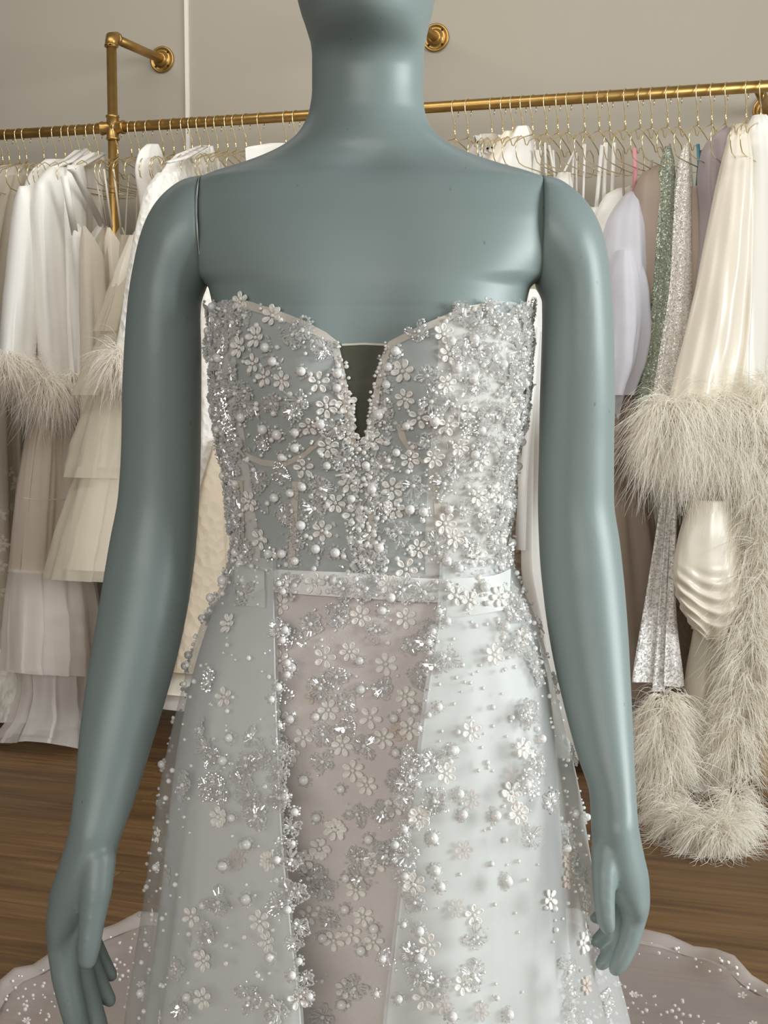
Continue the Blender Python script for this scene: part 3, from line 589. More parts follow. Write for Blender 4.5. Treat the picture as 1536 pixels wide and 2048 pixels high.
#        py    left  right front back  n    yoff
RING = [(-480, 735,  752, .004, .004, 2.0, .02),
        (-470, 690,  796, .030, .035, 2.0, .02),
        (-430, 640,  846, .068, .080, 2.0, .02),
        (-360, 602,  880, .092, .108, 2.0, .02),
        (-250, 582,  896, .104, .112, 2.0, .02),
        (-140, 580,  895, .112, .102, 2.0, .02),
        (-70,  585,  884, .113, .086, 2.0, .02),
        (-25,  590,  874, .113, .072, 2.0, .02),
        (10,   598,  867, .112, .062, 2.0, .02),
        (40,   608,  860, .109, .058, 2.0, .02),
        (62,   615,  855, .103, .056, 2.0, .02),
        (76,   619,  852, .094, .056, 2.0, .02),
        (90,   621,  850, .079, .055, 2.0, .02),
        (104,  622,  849, .064, .055, 2.0, .02),
        (120,  622,  849, .055, .055, 2.0, .02),
        (140,  622,  848, .051, .055, 2.0, .02),
        (170,  622,  847, .050, .056, 2.0, .02),
        (215,  616,  851, .051, .059, 2.0, .02),
        (245,  604,  862, .052, .062, 2.0, .018),
        (268,  588,  880, .053, .064, 2.0, .015),
        (290,  560,  910, .053, .065, 2.0, .012),
        (310,  520,  955, .052, .065, 2.05,.01),
        (330,  468, 1012, .052, .066, 2.1, .006),
        (345,  424, 1060, .054, .068, 2.2, .003),
        (362,  392, 1096, .059, .071, 2.3, .0),
        (385,  378, 1108, .065, .076, 2.35, .0),
        (410,  372, 1112, .070, .079, 2.4, .0),
        (450,  376, 1108, .078, .084, 2.5, .0),
        (500,  380, 1104, .085, .088, 2.5, .0),
        (550,  396, 1088, .090, .090, 2.5, .0),
        (580,  420, 1058, .092, .090, 2.5, .0),
        (640,  430, 1048, .096, .090, 2.5, .0),
        (700,  432, 1048, .100, .088, 2.5, .0),
        (760,  436, 1044, .102, .086, 2.45,.0),
        (830,  444, 1036, .100, .083, 2.4, .0),
        (900,  455, 1024, .095, .080, 2.4, .0),
        (1000, 468, 1013, .089, .078, 2.35,.0),
        (1090, 480, 1008, .087, .078, 2.3, .0),
        (1150, 478, 1012, .088, .080, 2.3, .0),
        (1250, 440, 1050, .096, .095, 2.3, .0),
        (1400, 405, 1082, .104, .110, 2.3, .0),
        (1500, 398, 1088, .104, .112, 2.3, .0),
        (1640, 410, 1076, .100, .100, 2.3, .0),
        (1700, 430, 1056, .080, .080, 2.3, .0)]
cols_ = list(zip(*RING)); RI = [pchip(cols_[0], cols_[k]) for k in range(1, 7)]
TAB = {}
def ringpar(py):
    k = round(py*2)
    if k not in TAB:
        y = k/2; a, b, f, bk, n, yo = (q(y) for q in RI)
        pa, pb = P(a, y, YM), P(b, y, YM)
        TAB[k] = ((pa.x+pb.x)/2, (pb.x-pa.x)/2, f, bk, n, YM+yo, pa.z)
    return TAB[k]
SEAM_L, SEAM_R = P(406, 450, YM).x, P(1080, 450, YM).x
BX = [(P(602, 770, YM-.1).x, P(602, 770, YM-.1).z), (P(880, 770, YM-.1).x, P(880, 770, YM-.1).z)]
MIDX = P(738, 600, YM-.1).x
def torso_raw(th, py):
    a, b = math.floor(py*2)/2, math.floor(py*2)/2+.5; t = (py-a)*2
    A, B = ringpar(a), ringpar(b); cx, w_, f, bk, n, yc, z = (lerp(A[i], B[i], t) for i in range(7))
    c, s = math.cos(th), math.sin(th)
    x = cx + w_*math.copysign(abs(c)**(2/n), c); y = yc - (f if s > 0 else bk)*math.copysign(abs(s)**(2/n), s)
    if s > 0:
        for bx, bz in BX: y -= s*.026*math.exp(-((x-bx)/.056)**2 - ((z-bz)/(.066 if z > bz else .052))**2)
        y += s*.010*math.exp(-((x-MIDX)/.032)**2 - ((z-BX[0][1]-.03)/.08)**2)
        if py < 420: y += .006*math.exp(-((x-MIDX)/.022)**2 - ((py-345)/28)**2)      # hollow at the base of the neck
    return Vector((x, y, z))
def torso(th, py, off=0):
    p = torso_raw(th, py)
    if off:
        a = torso_raw(th+.01, py)-torso_raw(th-.01, py); b = torso_raw(th, py+1)-torso_raw(th, py-1)
        nn = b.cross(a).normalized()
        q = Vector((p.x-P(CB, py, YM).x, p.y-YM, 0))
        if nn.dot(q) < 0: nn = -nn
        p = p + nn*off
    return p
foot = P(743, 760, YM)
man = thing('mannequin', (foot.x, YM+.02, 0), 'matte blue-grey mannequin with detachable arms wearing the beaded gown', 'mannequin')
tm = MB(); rows = []; NT = 160
py = -478.0
while py <= 1700:
    r_ = []
    for k in range(NT):
        p = torso_raw(2*math.pi*k/NT, py)
        if 320 < py < 585: p.x = min(max(p.x, SEAM_L), SEAM_R)
        r_.append(p)
    rows.append(r_); py += 3.0 if py < 620 else 6.0
for it in range(10):                                    # soften the collar and shoulder lines
    new = [r[:] for r in rows]
    for i in range(1, len(rows)-1):
        if not (rows[i][0].z < ringpar(60)[6] and rows[i][0].z > ringpar(1250)[6]): continue
        for k in range(NT):
            q = rows[i][k]; av = (rows[i-1][k]+rows[i+1][k]+rows[i][k-1]+rows[i][(k+1) % NT])/4
            edge = min(abs(q.x-SEAM_L), abs(q.x-SEAM_R)) < .004
            if not edge: new[i][k] = Vector((q.x, lerp(q.y, av.y, .6), q.z))
    rows = new
tm.grid(rows, True, 0, True, True, True)
torso_o = tm.build('torso', M['mannequin'], man)
TB = BVHTree.FromPolygons([Vector(v) for v in tm.v], tm.f)
def limb_ellipse(secs, n=40, steps=6):
    """secs: (inner px,py),(outer px,py),half depth,Y -> smooth loft"""
    ks = list(range(len(secs))); fs = [pchip(ks, [float(q) for q in qs]) for qs in zip(*[(s[0][0],s[0][1],s[1][0],s[1][1],s[2],s[3]) for s in secs])]
    rows = []
    for i in range((len(secs)-1)*steps+1):
        ix, iy, ox, oy, b, Y = (f(i/steps) for f in fs)
        A, B = P(ix, iy, Y), P(ox, oy, Y); c = (A+B)/2; h = (A-B)/2
        rows.append([c + h*math.cos(a) + Vector((0,-1,0))*b*math.sin(a) for a in [2*math.pi*k/n for k in range(n)]])
    return rows
def capsule_chain(m, pts):
    """pts: (px,py,Y,r px) -> overlapping balls and cones, merged by the remesh"""
    Q = [(P(x, y, Y), r/2200.0) for x, y, Y, r in pts]
    for (a, ra), (b, rb) in zip(Q, Q[1:]):
        for t in [i/10 for i in range(11)]: m.ball(a.lerp(b, t), lerp(ra, rb, t), 1)
def arm(name, secs, chains, flip):
    m = MB(); rows = limb_ellipse(secs); m.grid(rows, True, 0, True, True, True)
    for c in chains: capsule_chain(m, c)
    o = m.build(name, M['mannequin'], man)
    r = o.modifiers.new('remesh', 'REMESH'); r.mode = 'VOXEL'; r.voxel_size = .0021; r.use_smooth_shade = True
    s = o.modifiers.new('smooth', 'SMOOTH'); s.factor = .5; s.iterations = 9
    return o, rows
Y0 = YM
secL = [((412,572),(403,351),.050,Y0),((411,578),(372,358),.052,Y0),((409,583),(335,382),.053,Y0),((407,588),(304,420),.053,Y0),((405,594),(283,470),.052,Y0),((402,604),(270,525),.051,Y0),
        ((400,640),(259,590),.050,Y0),((402,710),(251,680),.048,Y0),((402,800),(246,780),.046,Y0+.002),((401,900),(244,885),.044,Y0+.005),((398,1000),(238,985),.043,Y0+.006),((391,1100),(220,1085),.043,Y0+.002),
        ((378,1200),(204,1180),.042,Y0-.010),((358,1300),(189,1270),.040,Y0-.024),((331,1400),(173,1365),.036,Y0-.040),((301,1500),(160,1465),.032,Y0-.056),((270,1600),(151,1565),.030,Y0-.072),((240,1680),(139,1655),.029,Y0-.082),((225,1740),(121,1720),.031,Y0-.080),((206,1795),(101,1785),.034,Y0-.074),((176,1835),(95,1835),.034,Y0-.070),((158,1870),(98,1880),.030,Y0-.068),((150,1895),(104,1905),.020,Y0-.068)]
YH = Y0-.088
chL = [[(182,1690,YH,44),(168,1740,YH+.004,48),(148,1800,YH+.008,46),(132,1850,YH+.010,38)],
       [(176,1720,YH+.02,44),(158,1790,YH+.03,44),(146,1850,YH+.03,36)],
       [(196,1720,YH-.010,36),(192,1780,YH-.018,32),(184,1840,YH-.024,26),(178,1890,YH-.028,23.5),(174,1920,YH-.030,19)],
       [(128,1850,YH+.006,35),(126,1900,YH+.004,31),(132,1960,YH,28),(146,2020,YH-.004,26),(160,2075,YH-.006,23),(168,2105,YH-.006,18)],
       [(140,1855,YH+.022,33),(152,1920,YH+.022,29),(172,1985,YH+.018,26),(192,2040,YH+.012,22),(202,2066,YH+.010,18)],
       [(150,1850,YH+.038,31),(168,1910,YH+.040,27),(192,1960,YH+.038,23),(212,1992,YH+.034,18),(219,2000,YH+.033,15)],
       [(160,1835,YH+.052,28),(184,1885,YH+.056,22),(206,1925,YH+.056,18),(222,1950,YH+.054,14.5)]]
armL, rowsL = arm('arm', secL, chL, 1)
secR = [((1072,572),(1082,350),.050,Y0),((1074,578),(1112,357),.052,Y0),((1077,584),(1148,380),.053,Y0),((1080,590),(1180,416),.053,Y0),((1083,596),(1202,462),.052,Y0),((1085,606),(1215,520),.051,Y0),
        ((1085,640),(1222,590),.050,Y0),((1083,710),(1227,690),.048,Y0),((1080,800),(1229,790),.046,Y0+.002),((1078,900),(1227,895),.044,Y0+.005),((1076,1000),(1227,995),.043,Y0+.006),((1079,1100),(1239,1085),.043,Y0+.002),
        ((1088,1200),(1249,1180),.042,Y0-.010),((1103,1300),(1256,1275),.040,Y0-.024),((1125,1400),(1261,1372),.036,Y0-.040),((1151,1500),(1266,1475),.032,Y0-.056),((1180,1595),(1271,1575),.030,Y0-.072),((1183,1660),(1276,1645),.029,Y0-.082),((1186,1715),(1287,1705),.031,Y0-.080),((1200,1765),(1297,1755),.034,Y0-.074),((1226,1800),(1298,1790),.034,Y0-.070),((1240,1825),(1295,1815),.030,Y0-.068),((1246,1845),(1290,1835),.020,Y0-.068)]
chR = [[(1234,1680,YH,44),(1242,1730,YH+.004,46),(1254,1775,YH+.008,40),(1264,1800,YH+.010,30)],
       [(1236,1700,YH+.02,40),(1248,1760,YH+.03,38),(1252,1800,YH+.03,30)],
       [(1212,1700,YH-.008,30),(1208,1750,YH-.018,25),(1208,1800,YH-.024,21.5),(1212,1840,YH-.028,18.5),(1216,1856,YH-.030,14.5)],
       [(1268,1795,YH+.006,29),(1268,1840,YH+.002,25),(1257,1885,YH-.002,22),(1242,1920,YH-.005,19.5),(1232,1937,YH-.006,16)],
       [(1258,1800,YH+.022,27),(1250,1850,YH+.022,23),(1230,1893,YH+.018,19),(1210,1920,YH+.012,16.5),(1203,1928,YH+.010,14)],
       [(1250,1800,YH+.038,25),(1238,1838,YH+.026,20),(1214,1865,YH+.022,17),(1192,1883,YH+.016,13)],
       [(1246,1788,YH+.040,23),(1228,1812,YH+.036,18),(1208,1828,YH+.036,15),(1190,1836,YH+.028,12)]]
armR, rowsR = arm('arm', secR, chR, -1)
# chipped rim of the left arm joint, dark joint line at both sides
for rows_, o_, side in ((rowsL, armL, 1), (rowsR, armR, -1)):
    ring = rows_[0]; n_ = len(ring)
    if side == 1:
        mm = MB(); pts = []; rd = []
        for k in range(n_+1):
            p = ring[k % n_]; pts.append(p + Vector((.0004*side, 0, 0))); rd.append(.0007*(.35+1.0*abs(noise.noise(Vector((k*.37, 1.3, 2.2))))) )
        pts2 = [p for i, p in enumerate(pts) if True]
        mm.tube(pts2, rd, 5); mm.build('worn_edge', M['chip'], o_)
    jm = MB(); X = SEAM_L if side == 1 else SEAM_R
    jm.grid([[Vector((X - side*.0012, q.y, q.z)) for q in [ring[0].lerp(ring[n_//2], .5) + (r - ring[0].lerp(ring[n_//2], .5))*s for r in ring]] for s in (.05, .985)], True)
    jm.build('joint_plate', M['joint'], o_)
# legs (under the gown, they carry it)
for sx in (-1, 1):
    lm = MB(); cx_ = foot.x + sx*.075
    prof = [(P(0,1660,YM).z,.072,.085),(.62,.062,.068),(.50,.050,.055),(.42,.047,.052),(.32,.050,.055),(.14,.032,.036),(.09,.030,.036),(.05,.032,.055),(.012,.036,.085),(.0,.034,.085)]
    lm.grid([[Vector((cx_+a*math.cos(f), YM+.02-(b-.05 if z < .08 else 0)*.8*(z < .08)+b*math.sin(f), z)) for f in [2*math.pi*k/24 for k in range(24)]] for z, a, b in prof], True, 0, True, True, True)
    lm.build('leg', M['mannequin'], man)

# ------------------------------------------------------------------ the gown
gown = thing('wedding_gown', (foot.x, YM+.02, 0), 'strapless beaded wedding gown with pearls and flowers worn by the mannequin', 'dress')
NECK = [(300,610),(418,612),(440,603),(480,597),(545,617),(600,641),(650,668),(674,688),(682,722),(698,800),(710,870),(718,902),(723,900),(735,850),(750,775),(766,715),(778,686),(820,665),(870,641),(930,613),(990,602),(1030,604),(1056,616),(1200,616)]
def neck(px):
    for (a, b), (c, d) in zip(NECK, NECK[1:]):
        if a <= px <= c: return lerp(b, d, (px-a)/(c-a))
    return 612
def drape(px, py, off, tree=None):
    d = ray(px, py).normalized(); h = (tree or TB).ray_cast(CAM, d)
    if h[0] is None: return None
    n_ = h[1] if h[1].dot(d) < 0 else -h[1]
    return h[0] + n_*off
def front_theta(px):                                    # theta of a front column
    lo, hi = R(1), R(179)
    for _ in range(30):
        mid = (lo+hi)/2
        if proj(torso_raw(mid, 760))[0] > px: lo = mid
        else: hi = mid
    return (lo+hi)/2
colpx = [x for x in range(440, 676, 8)] + [676+1.6*i for i in range(66)] + [x for x in range(784, 1046, 8)]
ths = sorted([front_theta(x) for x in colpx] + [R(x) for x in range(-178, 0, 5)] + [R(1), R(3), R(6), R(174), R(177), R(179)])
bm_ = MB(); cols2 = []; NB = 44
for th in ths:
    front = math.sin(th) > 0
    top = 620.0
    if front:
        for _ in range(8):
            p = torso(th, top, .0035); qx, qy = proj(p); top = min(max(top + (neck(qx)-qy)*.8, 560), 960)
    bot = 1128.0
    cols2.append([torso(th, lerp(top, bot, i/NB), .0035) for i in range(NB+1)])
bm_.grid([list(r) for r in zip(*cols2)], True)
bodice = bm_.build('bodice', M['mesh'], gown, label='sheer tulle bodice with plunging sweetheart neckline')
# opaque side and back lining under the net
def lining(p0, p1, name):
    m = MB(); rows = []
    for i in range(NB+1):
        rows.append([torso(lerp(p0, p1, k/60), lerp(645, 1126, i/NB), .0018) for k in range(61)])
    m.grid(rows); return m.build(name, M['lining'], gown)
lining(front_theta(872)-2*math.pi*0, R(-90), 'side_panel')
lining(front_theta(478), R(270), 'side_panel')
def strip(path, wpx, off, name, mtl, dirn=(0,1)):
    """band lying on the body: path of (px,py), widened by wpx along dirn"""
    rows = []
    for x, y in path:
        rr = [drape(x + dirn[0]*wpx*k/3, y + dirn[1]*wpx*k/3, off) for k in range(4)]
        if all(r is not None for r in rr): rows.append(rr)
    m = MB(); m.grid(rows); return m.build(name, mtl, gown)
def dens(path, st=8):
    out = []
    for (a, b), (c, d) in zip(path, path[1:]):
        n_ = max(1, int(math.hypot(c-a, d-b)/st))
        out += [(lerp(a, c, k/n_), lerp(b, d, k/n_)) for k in range(n_)]
    return out + [path[-1]]
strip(dens([(480,598),(545,618),(600,642),(650,669),(674,688)]), 17, .0048, 'neckline_facing', M['facing'])
strip(dens([(778,688),(820,667),(870,643),(930,615),(985,604)]), 15, .0048, 'neckline_facing', M['facing'])
strip(dens([(674,690),(682,722),(698,800),(710,870),(717,898)]), -16, .0048, 'neckline_facing', M['facing'], (1,0))
strip(dens([(777,690),(765,716),(749,776),(734,850),(724,898)]), 14, .0048, 'neckline_facing', M['facing'], (1,0))
strip(dens([(492,900),(530,916),(570,920),(610,900),(640,872),(652,850)]), 12, .0042, 'cup_seam', M['facing'])
strip(dens([(792,842),(800,872),(818,900),(842,922)]), 14, .0042, 'cup_seam', M['facing'], (1,.3))
for x0, x1 in ((735,738),(862,872),(588,580),(480,486)):
    strip(dens([(x0, 935 if x0 > 600 else 960),(x1,1135)]), 13, .0042, 'boning', M['facing'], (1,0))
im = MB(); rows = []
for i in range(25):
    y = lerp(692, 908, i/24); hw = lerp(58, 10, (i/24)**1.0)
    rows.append([drape(722 + (k/12-.5)*2*hw + 4*(1-i/24), y, .0022) for k in range(13)])
im.grid(rows); im.build('plunge_insert', M['insert'], gown, label='dark nude mesh insert filling the plunge neckline')
strip(dens([(682,690),(728,688),(775,690)]), 4, .003, 'insert_edge', M['facing'])
# skirts, described by the outlines of their layers
def layer(tab, yc):
    cs = list(zip(*tab)); fs = [pchip(cs[0], cs[k]) for k in range(1, 5)]
    cx_ = P(745, 1300, YM).x
    def f(th, py, folds=None):
        l, r, fr, bk = (q(py) for q in fs); z = P(745, py, YM).z; c, s = math.cos(th), math.sin(th)
        wl = cx_ - P(l, py, YM).x; wr = P(r, py, YM).x - cx_; n = 2.15
        m_ = 1 + (folds(th, py) if folds else 0)
        return Vector((cx_ + (wr if c > 0 else wl)*math.copysign(abs(c)**(2/n), c)*m_, yc - (fr if s > 0 else bk)*math.copysign(abs(s)**(2/n), s)*m_, max(z, .004)))
    return f
PYF = 760 + 1.2/1.32*F*1.0
PYF = 3385.0
SHE = layer([(1120,486,1006,.088,.080),(1250,430,1058,.100,.096),(1400,400,1085,.108,.112),(1700,395,1090,.112,.116),(2048,385,1100,.118,.13),(PYF,330,1160,.16,.20)], YM)
SAT = layer([(1105,478,1012,.094,.086),(1150,462,1024,.100,.094),(1250,416,1066,.116,.115),(1400,376,1100,.136,.15),(1560,352,1112,.152,.19),(1800,330,1126,.172,.26),(2048,300,1150,.195,.36),(PYF,180,1330,.33,.75)], YM)
ORG = layer([(1100,474,1016,.098,.090),(1150,452,1034,.106,.100),(1250,402,1076,.123,.122),(1400,361,1114,.145,.16),(1560,328,1152,.164,.205),(1800,297,1192,.188,.28),(2048,262,1254,.215,.38),(PYF,120,1480,.36,.80)], YM)
def folds_s(th, py):
    a = min(max((py-1160)/900, 0), 1.3)
    v = .030*math.sin(11*th+.6+.3*math.sin(py*.003)) + .018*math.sin(23*th+2.1)
    k = min(1, max(0, abs(math.cos(th))*0+1)); return a*v*k*(.45+.55*abs(math.sin(th)))
def folds_o(th, py): return folds_s(th, py) + min(max((py-1160)/900, 0), 1.3)*.010*math.sin(31*th+.4)*abs(math.sin(th))
EDL = pchip([1100,1200,1300,1400,1500,1600,1700,1800,1900,2048,3385],[545,548,550,552,556,560,566,576,586,602,640])
EDR = pchip([1100,1200,1300,1400,1500,1600,1700,1800,1900,2048,3385],[887,882,868,852,840,826,812,800,788,772,700])
def solve_edge(fn, fo, py, edge, lo, hi):
    row = py; th = (lo+hi)/2
    a, b = lo, hi
    for _ in range(26):
        mid = (a+b)/2; q = proj(fn(mid, py, fo))
        if q[0] > edge(q[1]): a = mid
        else: b = mid
    return (a+b)/2
sk = MB(); sk.grid([[SHE(2*math.pi*k/96, py) for k in range(96)] for py in [1120+i*(PYF-1120)/60 for i in range(61)]], True)
sheath = sk.build('sheath_skirt', M['sheath'], gown, label='slim mauve net skirt showing in the centre opening')
def overskirt(fn, fo, name, mtl, shift, py0=1100, rows_n=80, nth=150):
    m = MB(); rows = []
    for i in range(rows_n+1):
        k = i/rows_n; py = py0 + (PYF-py0)*(k**1.35)
        tl = solve_edge(fn, fo, py, lambda y: EDL(y)+shift, R(92), R(165)); tr = solve_edge(fn, fo, py, lambda y: EDR(y)-shift, R(15), R(88)) + 2*math.pi
        rows.append([fn(lerp(tl, tr, (.5-.5*math.cos(math.pi*j/nth))*.35+.65*j/nth), py, fo) for j in range(nth+1)])
    m.grid(rows); return m, rows
m1, rs = overskirt(SAT, folds_s, 'satin', M['satin'], -2)
satin_o = m1.build('satin_overskirt', M['satin'], gown, label='white satin overskirt open at the front')
m2, ro = overskirt(ORG, folds_o, 'organza', M['organza'], 6)
organza = m2.build('organza_overskirt', M['organza'], gown, label='sheer organza layer of the overskirt sewn with beads')
# folded front edges
for rr in (rs,):
    for idx in (0, -1):
        e = MB(); e.tube([r[idx] for r in rr], .0011, 6); e.build('edge_fold', M['satin'], satin_o if rr is rs else organza)
# waistband: beaded front panel, and the satin band of the overskirt over it
SB_ = BVHTree.FromPolygons([Vector(v) for v in sk.v], sk.f)
def band(name, x0, x1, top, bot, off, mtl):
    rows = []
    for i in range(9):
        r_ = []
        for k in range(61):
            x = lerp(x0, x1, k/60); y = lerp(top(x), bot(x), i/8)
            p = drape(x, y, off, SB_) or drape(x, y, off); r_.append(p)
        rows.append(r_)
    m = MB(); m.grid(rows)
    n_ = len(rows[0])
    return m.build(name, mtl, gown), m
topb = pchip([470,500,560,700,880,960,1020],[1122,1130,1141,1146,1159,1156,1134])
botb = pchip([470,548,700,885,1020],[1180,1186,1196,1206,1190])
belt, bmb = band('waistband', 505, 985, topb, botb, .006, M['belt'])
bpl, bm3 = band('overskirt_band', 492, 546, lambda x: topb(x)-4, lambda x: botb(x)+34, .0125, M['satin'])
bpr, bm4 = band('overskirt_band', 884, 998, lambda x: topb(x)+2, lambda x: botb(x)+30, .0125, M['satin'])
# train on the floor behind
TC = Vector((0.0, 1.62, 0)); ang_r = pchip([0,19,26,33,60,90,130,180],[1.62,1.56,1.47,1.35,.95,.68,.48,.42])
def train_pt(a, k, lift, sc_):
    rr = ang_r(abs(a))*sc_; wob = 1 + .025*math.sin(a*.21+.8) + .012*math.sin(a*.53)
    r = lerp(.20, rr*wob, k); x = math.sin(R(a))*r; y = math.cos(R(a))*r
    z = .010 + lift + .30*max(0, 1-k*2.4)**2 + .018*(.5+.5*math.sin(a*.33+3*k))*k*(1-k)*2 + .028*math.exp(-((k-.985)/.03)**2)*(.5+.5*math.sin(a*.9))
    return Vector((TC.x+x, TC.y+y, z))
angs = [-150+300*i/150 for i in range(151)]
t1 = MB(); t1.grid([[train_pt(a, k/40, 0, 1) for a in angs] for k in range(41)]); train = t1.build('train', M['tulle'], gown, label='sheer tulle train spread on the floor behind')
t2 = MB(); t2.grid([[train_pt(a, k/40, .012, .945) for a in angs] for k in range(41)]); t2.build('train_layer', M['tulle'], gown)
t3_ = MB(); t3_.grid([[train_pt(a, lerp(.955, 1, k/4), .004, 1) for a in angs] for k in range(5)]); t3_.build('train_hem', M['train_hem'], gown)

# ------------------------------------------------------------------ embellishments
def flower_mesh(np_, tilt, mt, name):
    m = MB()
    for k in range(np_):
        a = 2*math.pi*k/np_; e1 = Vector((math.cos(a), math.sin(a), 0)); e2 = Vector((-math.sin(a), math.cos(a), 0)); c = e1*.0054
        def rg(s, z): return [c + e1*(.0034*s*math.cos(q)) + e2*(.0023*s*math.sin(q)*(1+.25*math.cos(q))) + Vector((0,0,z+tilt*(.0054+.0034*s*math.cos(q)))) for q in [2*math.pi*i/9 for i in range(9)]]
        m.grid([rg(1, .0003), rg(.86, .0011), rg(.66, .0010), rg(.5, .0004)], True, 0, True, False, True)
    m.ball((0,0,.0009), .0017, 0)
    return m.mesh(name, mt)
FL = [flower_mesh(6, .10, M['flower'], 'lace_flower'), flower_mesh(6, .28, M['flower'], 'lace_flower'), flower_mesh(5, .18, M['flower'], 'lace_flower')]
FB = flower_mesh(6, .12, M['flower_blush'], 'lace_flower')
def bugle(m, a, b, r, mt=0):
    m.tube([a, a.lerp(b, .5), b], [r*.6, r, r*.6], 5, mt, True, False)
def blossom_mesh(seed, np_):
    rnd = random.Random(seed); m = MB()
    for k in range(np_):
        a = 2*math.pi*k/np_ + rnd.uniform(-.25, .25); L1 = rnd.uniform(.0095, .0150); wd = rnd.uniform(.0042, .0062); zt = rnd.uniform(.0015, .0065)
        e1 = Vector((math.cos(a), math.sin(a), 0)); e2 = Vector((-math.sin(a), math.cos(a), 0))
        for q in (-1, -.5, 0, .5, 1):
            if rnd.random() < .12: continue
            bugle(m, e1*.002 + e2*q*.0012 + Vector((0,0,.0016)), e1*L1*(.86-.18*abs(q)) + e2*(q*wd*.8+rnd.gauss(0,.0004)) + Vector((0,0,zt+rnd.gauss(0,.0006))), rnd.uniform(.0009, .0014))
        for i in range(9):
            t = -1+2*i/8; p = e1*(L1*(1-.40*t*t)) + e2*(wd*t) + Vector((0,0,zt*.8+rnd.uniform(-.0006,.0012)))
            m.ball(p + Vector((rnd.gauss(0,.0004), rnd.gauss(0,.0004), 0)), rnd.uniform(.0009, .0016), -1 if rnd.random() < .5 else 0, 0, False)
    for k in range(12):
        a = rnd.uniform(0, 6.28); r = rnd.uniform(.003, .015)
        if k < 3: m.ball((r*math.cos(a), r*math.sin(a), .004), rnd.uniform(.0012,.0018), 0, 1)
        else: m.ball((r*math.cos(a), r*math.sin(a), .004), rnd.uniform(.001,.0018), -1, 0, False)
    m.ball((0,0,.0036), .0022, 1, 1)
    return m.mesh('beaded_blossom', [M['crystal'], M['pearl']])
BL = [blossom_mesh(s, n_) for s, n_ in ((1,5),(2,4),(3,5),(4,6),(5,4))]
def cluster_mesh(seed):
    rnd = random.Random(seed); m = MB()
    for k in range(10):
        a = 2*math.pi*k/10 + rnd.uniform(-.2, .2); r = rnd.uniform(.0048, .0062)
        m.ball((r*math.cos(a), r*math.sin(a), .0014), rnd.uniform(.0013, .0019), 0 if k % 2 else -1, 0, False)
    m.ball((0,0,.0035), .0041, 2, 1)
    return m.mesh('pearl_cluster', [M['crystal'], M['pearl']])
CL = [cluster_mesh(s) for s in (1, 2)]
def pearl_mesh():
    m = MB(); m.ball((0,0,.8), 1, 1); return m.mesh('pearl', M['pearl'])
PE = pearl_mesh()
# surfaces the beads are sewn to
SURF = [(bodice, bm_), (belt, bmb), (sheath, sk), (organza, m2), (bpl, bm3), (bpr, bm4)]
TREES = [BVHTree.FromPolygons([Vector(v) for v in mb.v], mb.f) for _, mb in SURF]
SATT = BVHTree.FromPolygons([Vector(v) for v in m1.v], m1.f)
def hit(px, py, only=None):
    d = ray(px, py).normalized(); best = None
    for (o, _), t in zip(SURF, TREES):
        if only and o is not only: continue
        h = t.ray_cast(CAM, d)
        if h[0] is not None and (best is None or h[3] < best[2]): best = (h[0], h[1] if h[1].dot(d) < 0 else -h[1], h[3], o)
    return best
COUNT = {'lace_flower': 0, 'beaded_blossom': 0, 'pearl_cluster': 0, 'pearl': 0}
PLACED = []
def sew(name, me, p, n_, parent, s=1.0, sink=0.0):
    if COUNT[name] >= 300: return
    COUNT[name] += 1
    o = bpy.data.objects.new(name, me); col.objects.link(o); o.parent = parent
    q = n_.to_track_quat('Z', 'Y') @ Quaternion((0,0,1), random.uniform(0, 6.28))
    o.matrix_local = Matrix.LocRotScale(p - n_*sink, q, Vector((s, s, s)))
    PLACED.append(p)
def unpack(ox, oy, sc_, txt): return [(ox+float(a)/sc_, oy+float(b)/sc_) for a, b in (q.split(',') for q in txt.split())]
k2 = 1536/740; k5 = 1536/700; k6 = 1536/970
FLOW = unpack(380,560,k2,'212,92 345,150 277,240 210,280 265,348 312,403 383,418 533,425 565,525 643,505 495,605 655,635 757,660 572,692 475,780 660,838 605,925 678,975 250,918 550,1040 295,1075 1050,228 1075,310 885,380 893,492 1063,432 950,570 1065,600 912,742 1010,735 1115,690 838,865 848,950 1190,895 1055,1010 1095,1070 945,1115 895,1200 1215,965 1265,880 1150,540 1205,750 1190,1150') \
     + unpack(400,1080,k5,'355,285 703,335 900,345 548,515 655,490 815,545 352,530 900,685 565,745 747,778 920,825 355,790 455,865 805,868 625,900 370,980 395,935 672,1010 732,1075 850,1170 598,1270 380,1350 525,1355 455,1410 770,1410 505,195 825,195 1120,245 1180,265 1310,250 1285,505 1185,840 1410,915 1075,1025 1365,1105 1395,1200 960,1215 935,1510 1410,430 130,370 108,690 85,1215 300,1410') \
     + unpack(280,1400,k6,'250,370 410,508 465,465 380,700 165,685 410,765 205,825 200,945 425,975 505,735 500,945 520,505 570,470 615,408 685,600 707,685 535,680 670,742 615,760 740,765 650,910 745,515 885,370 1195,360 1170,290 1205,155 870,585 1055,680 915,775 1295,630 900,945 1020,900 1355,437 1405,635 1410,730 1400,770')
MUTED = unpack(400,1080,k5,'1190,1140 1155,1360 165,1400 500,680 870,840') + unpack(280,1400,k6,'960,965 1080,985 155,755 1350,510 1350,570 1000,660 1180,240 90,555 300,510 1410,905 820,100')
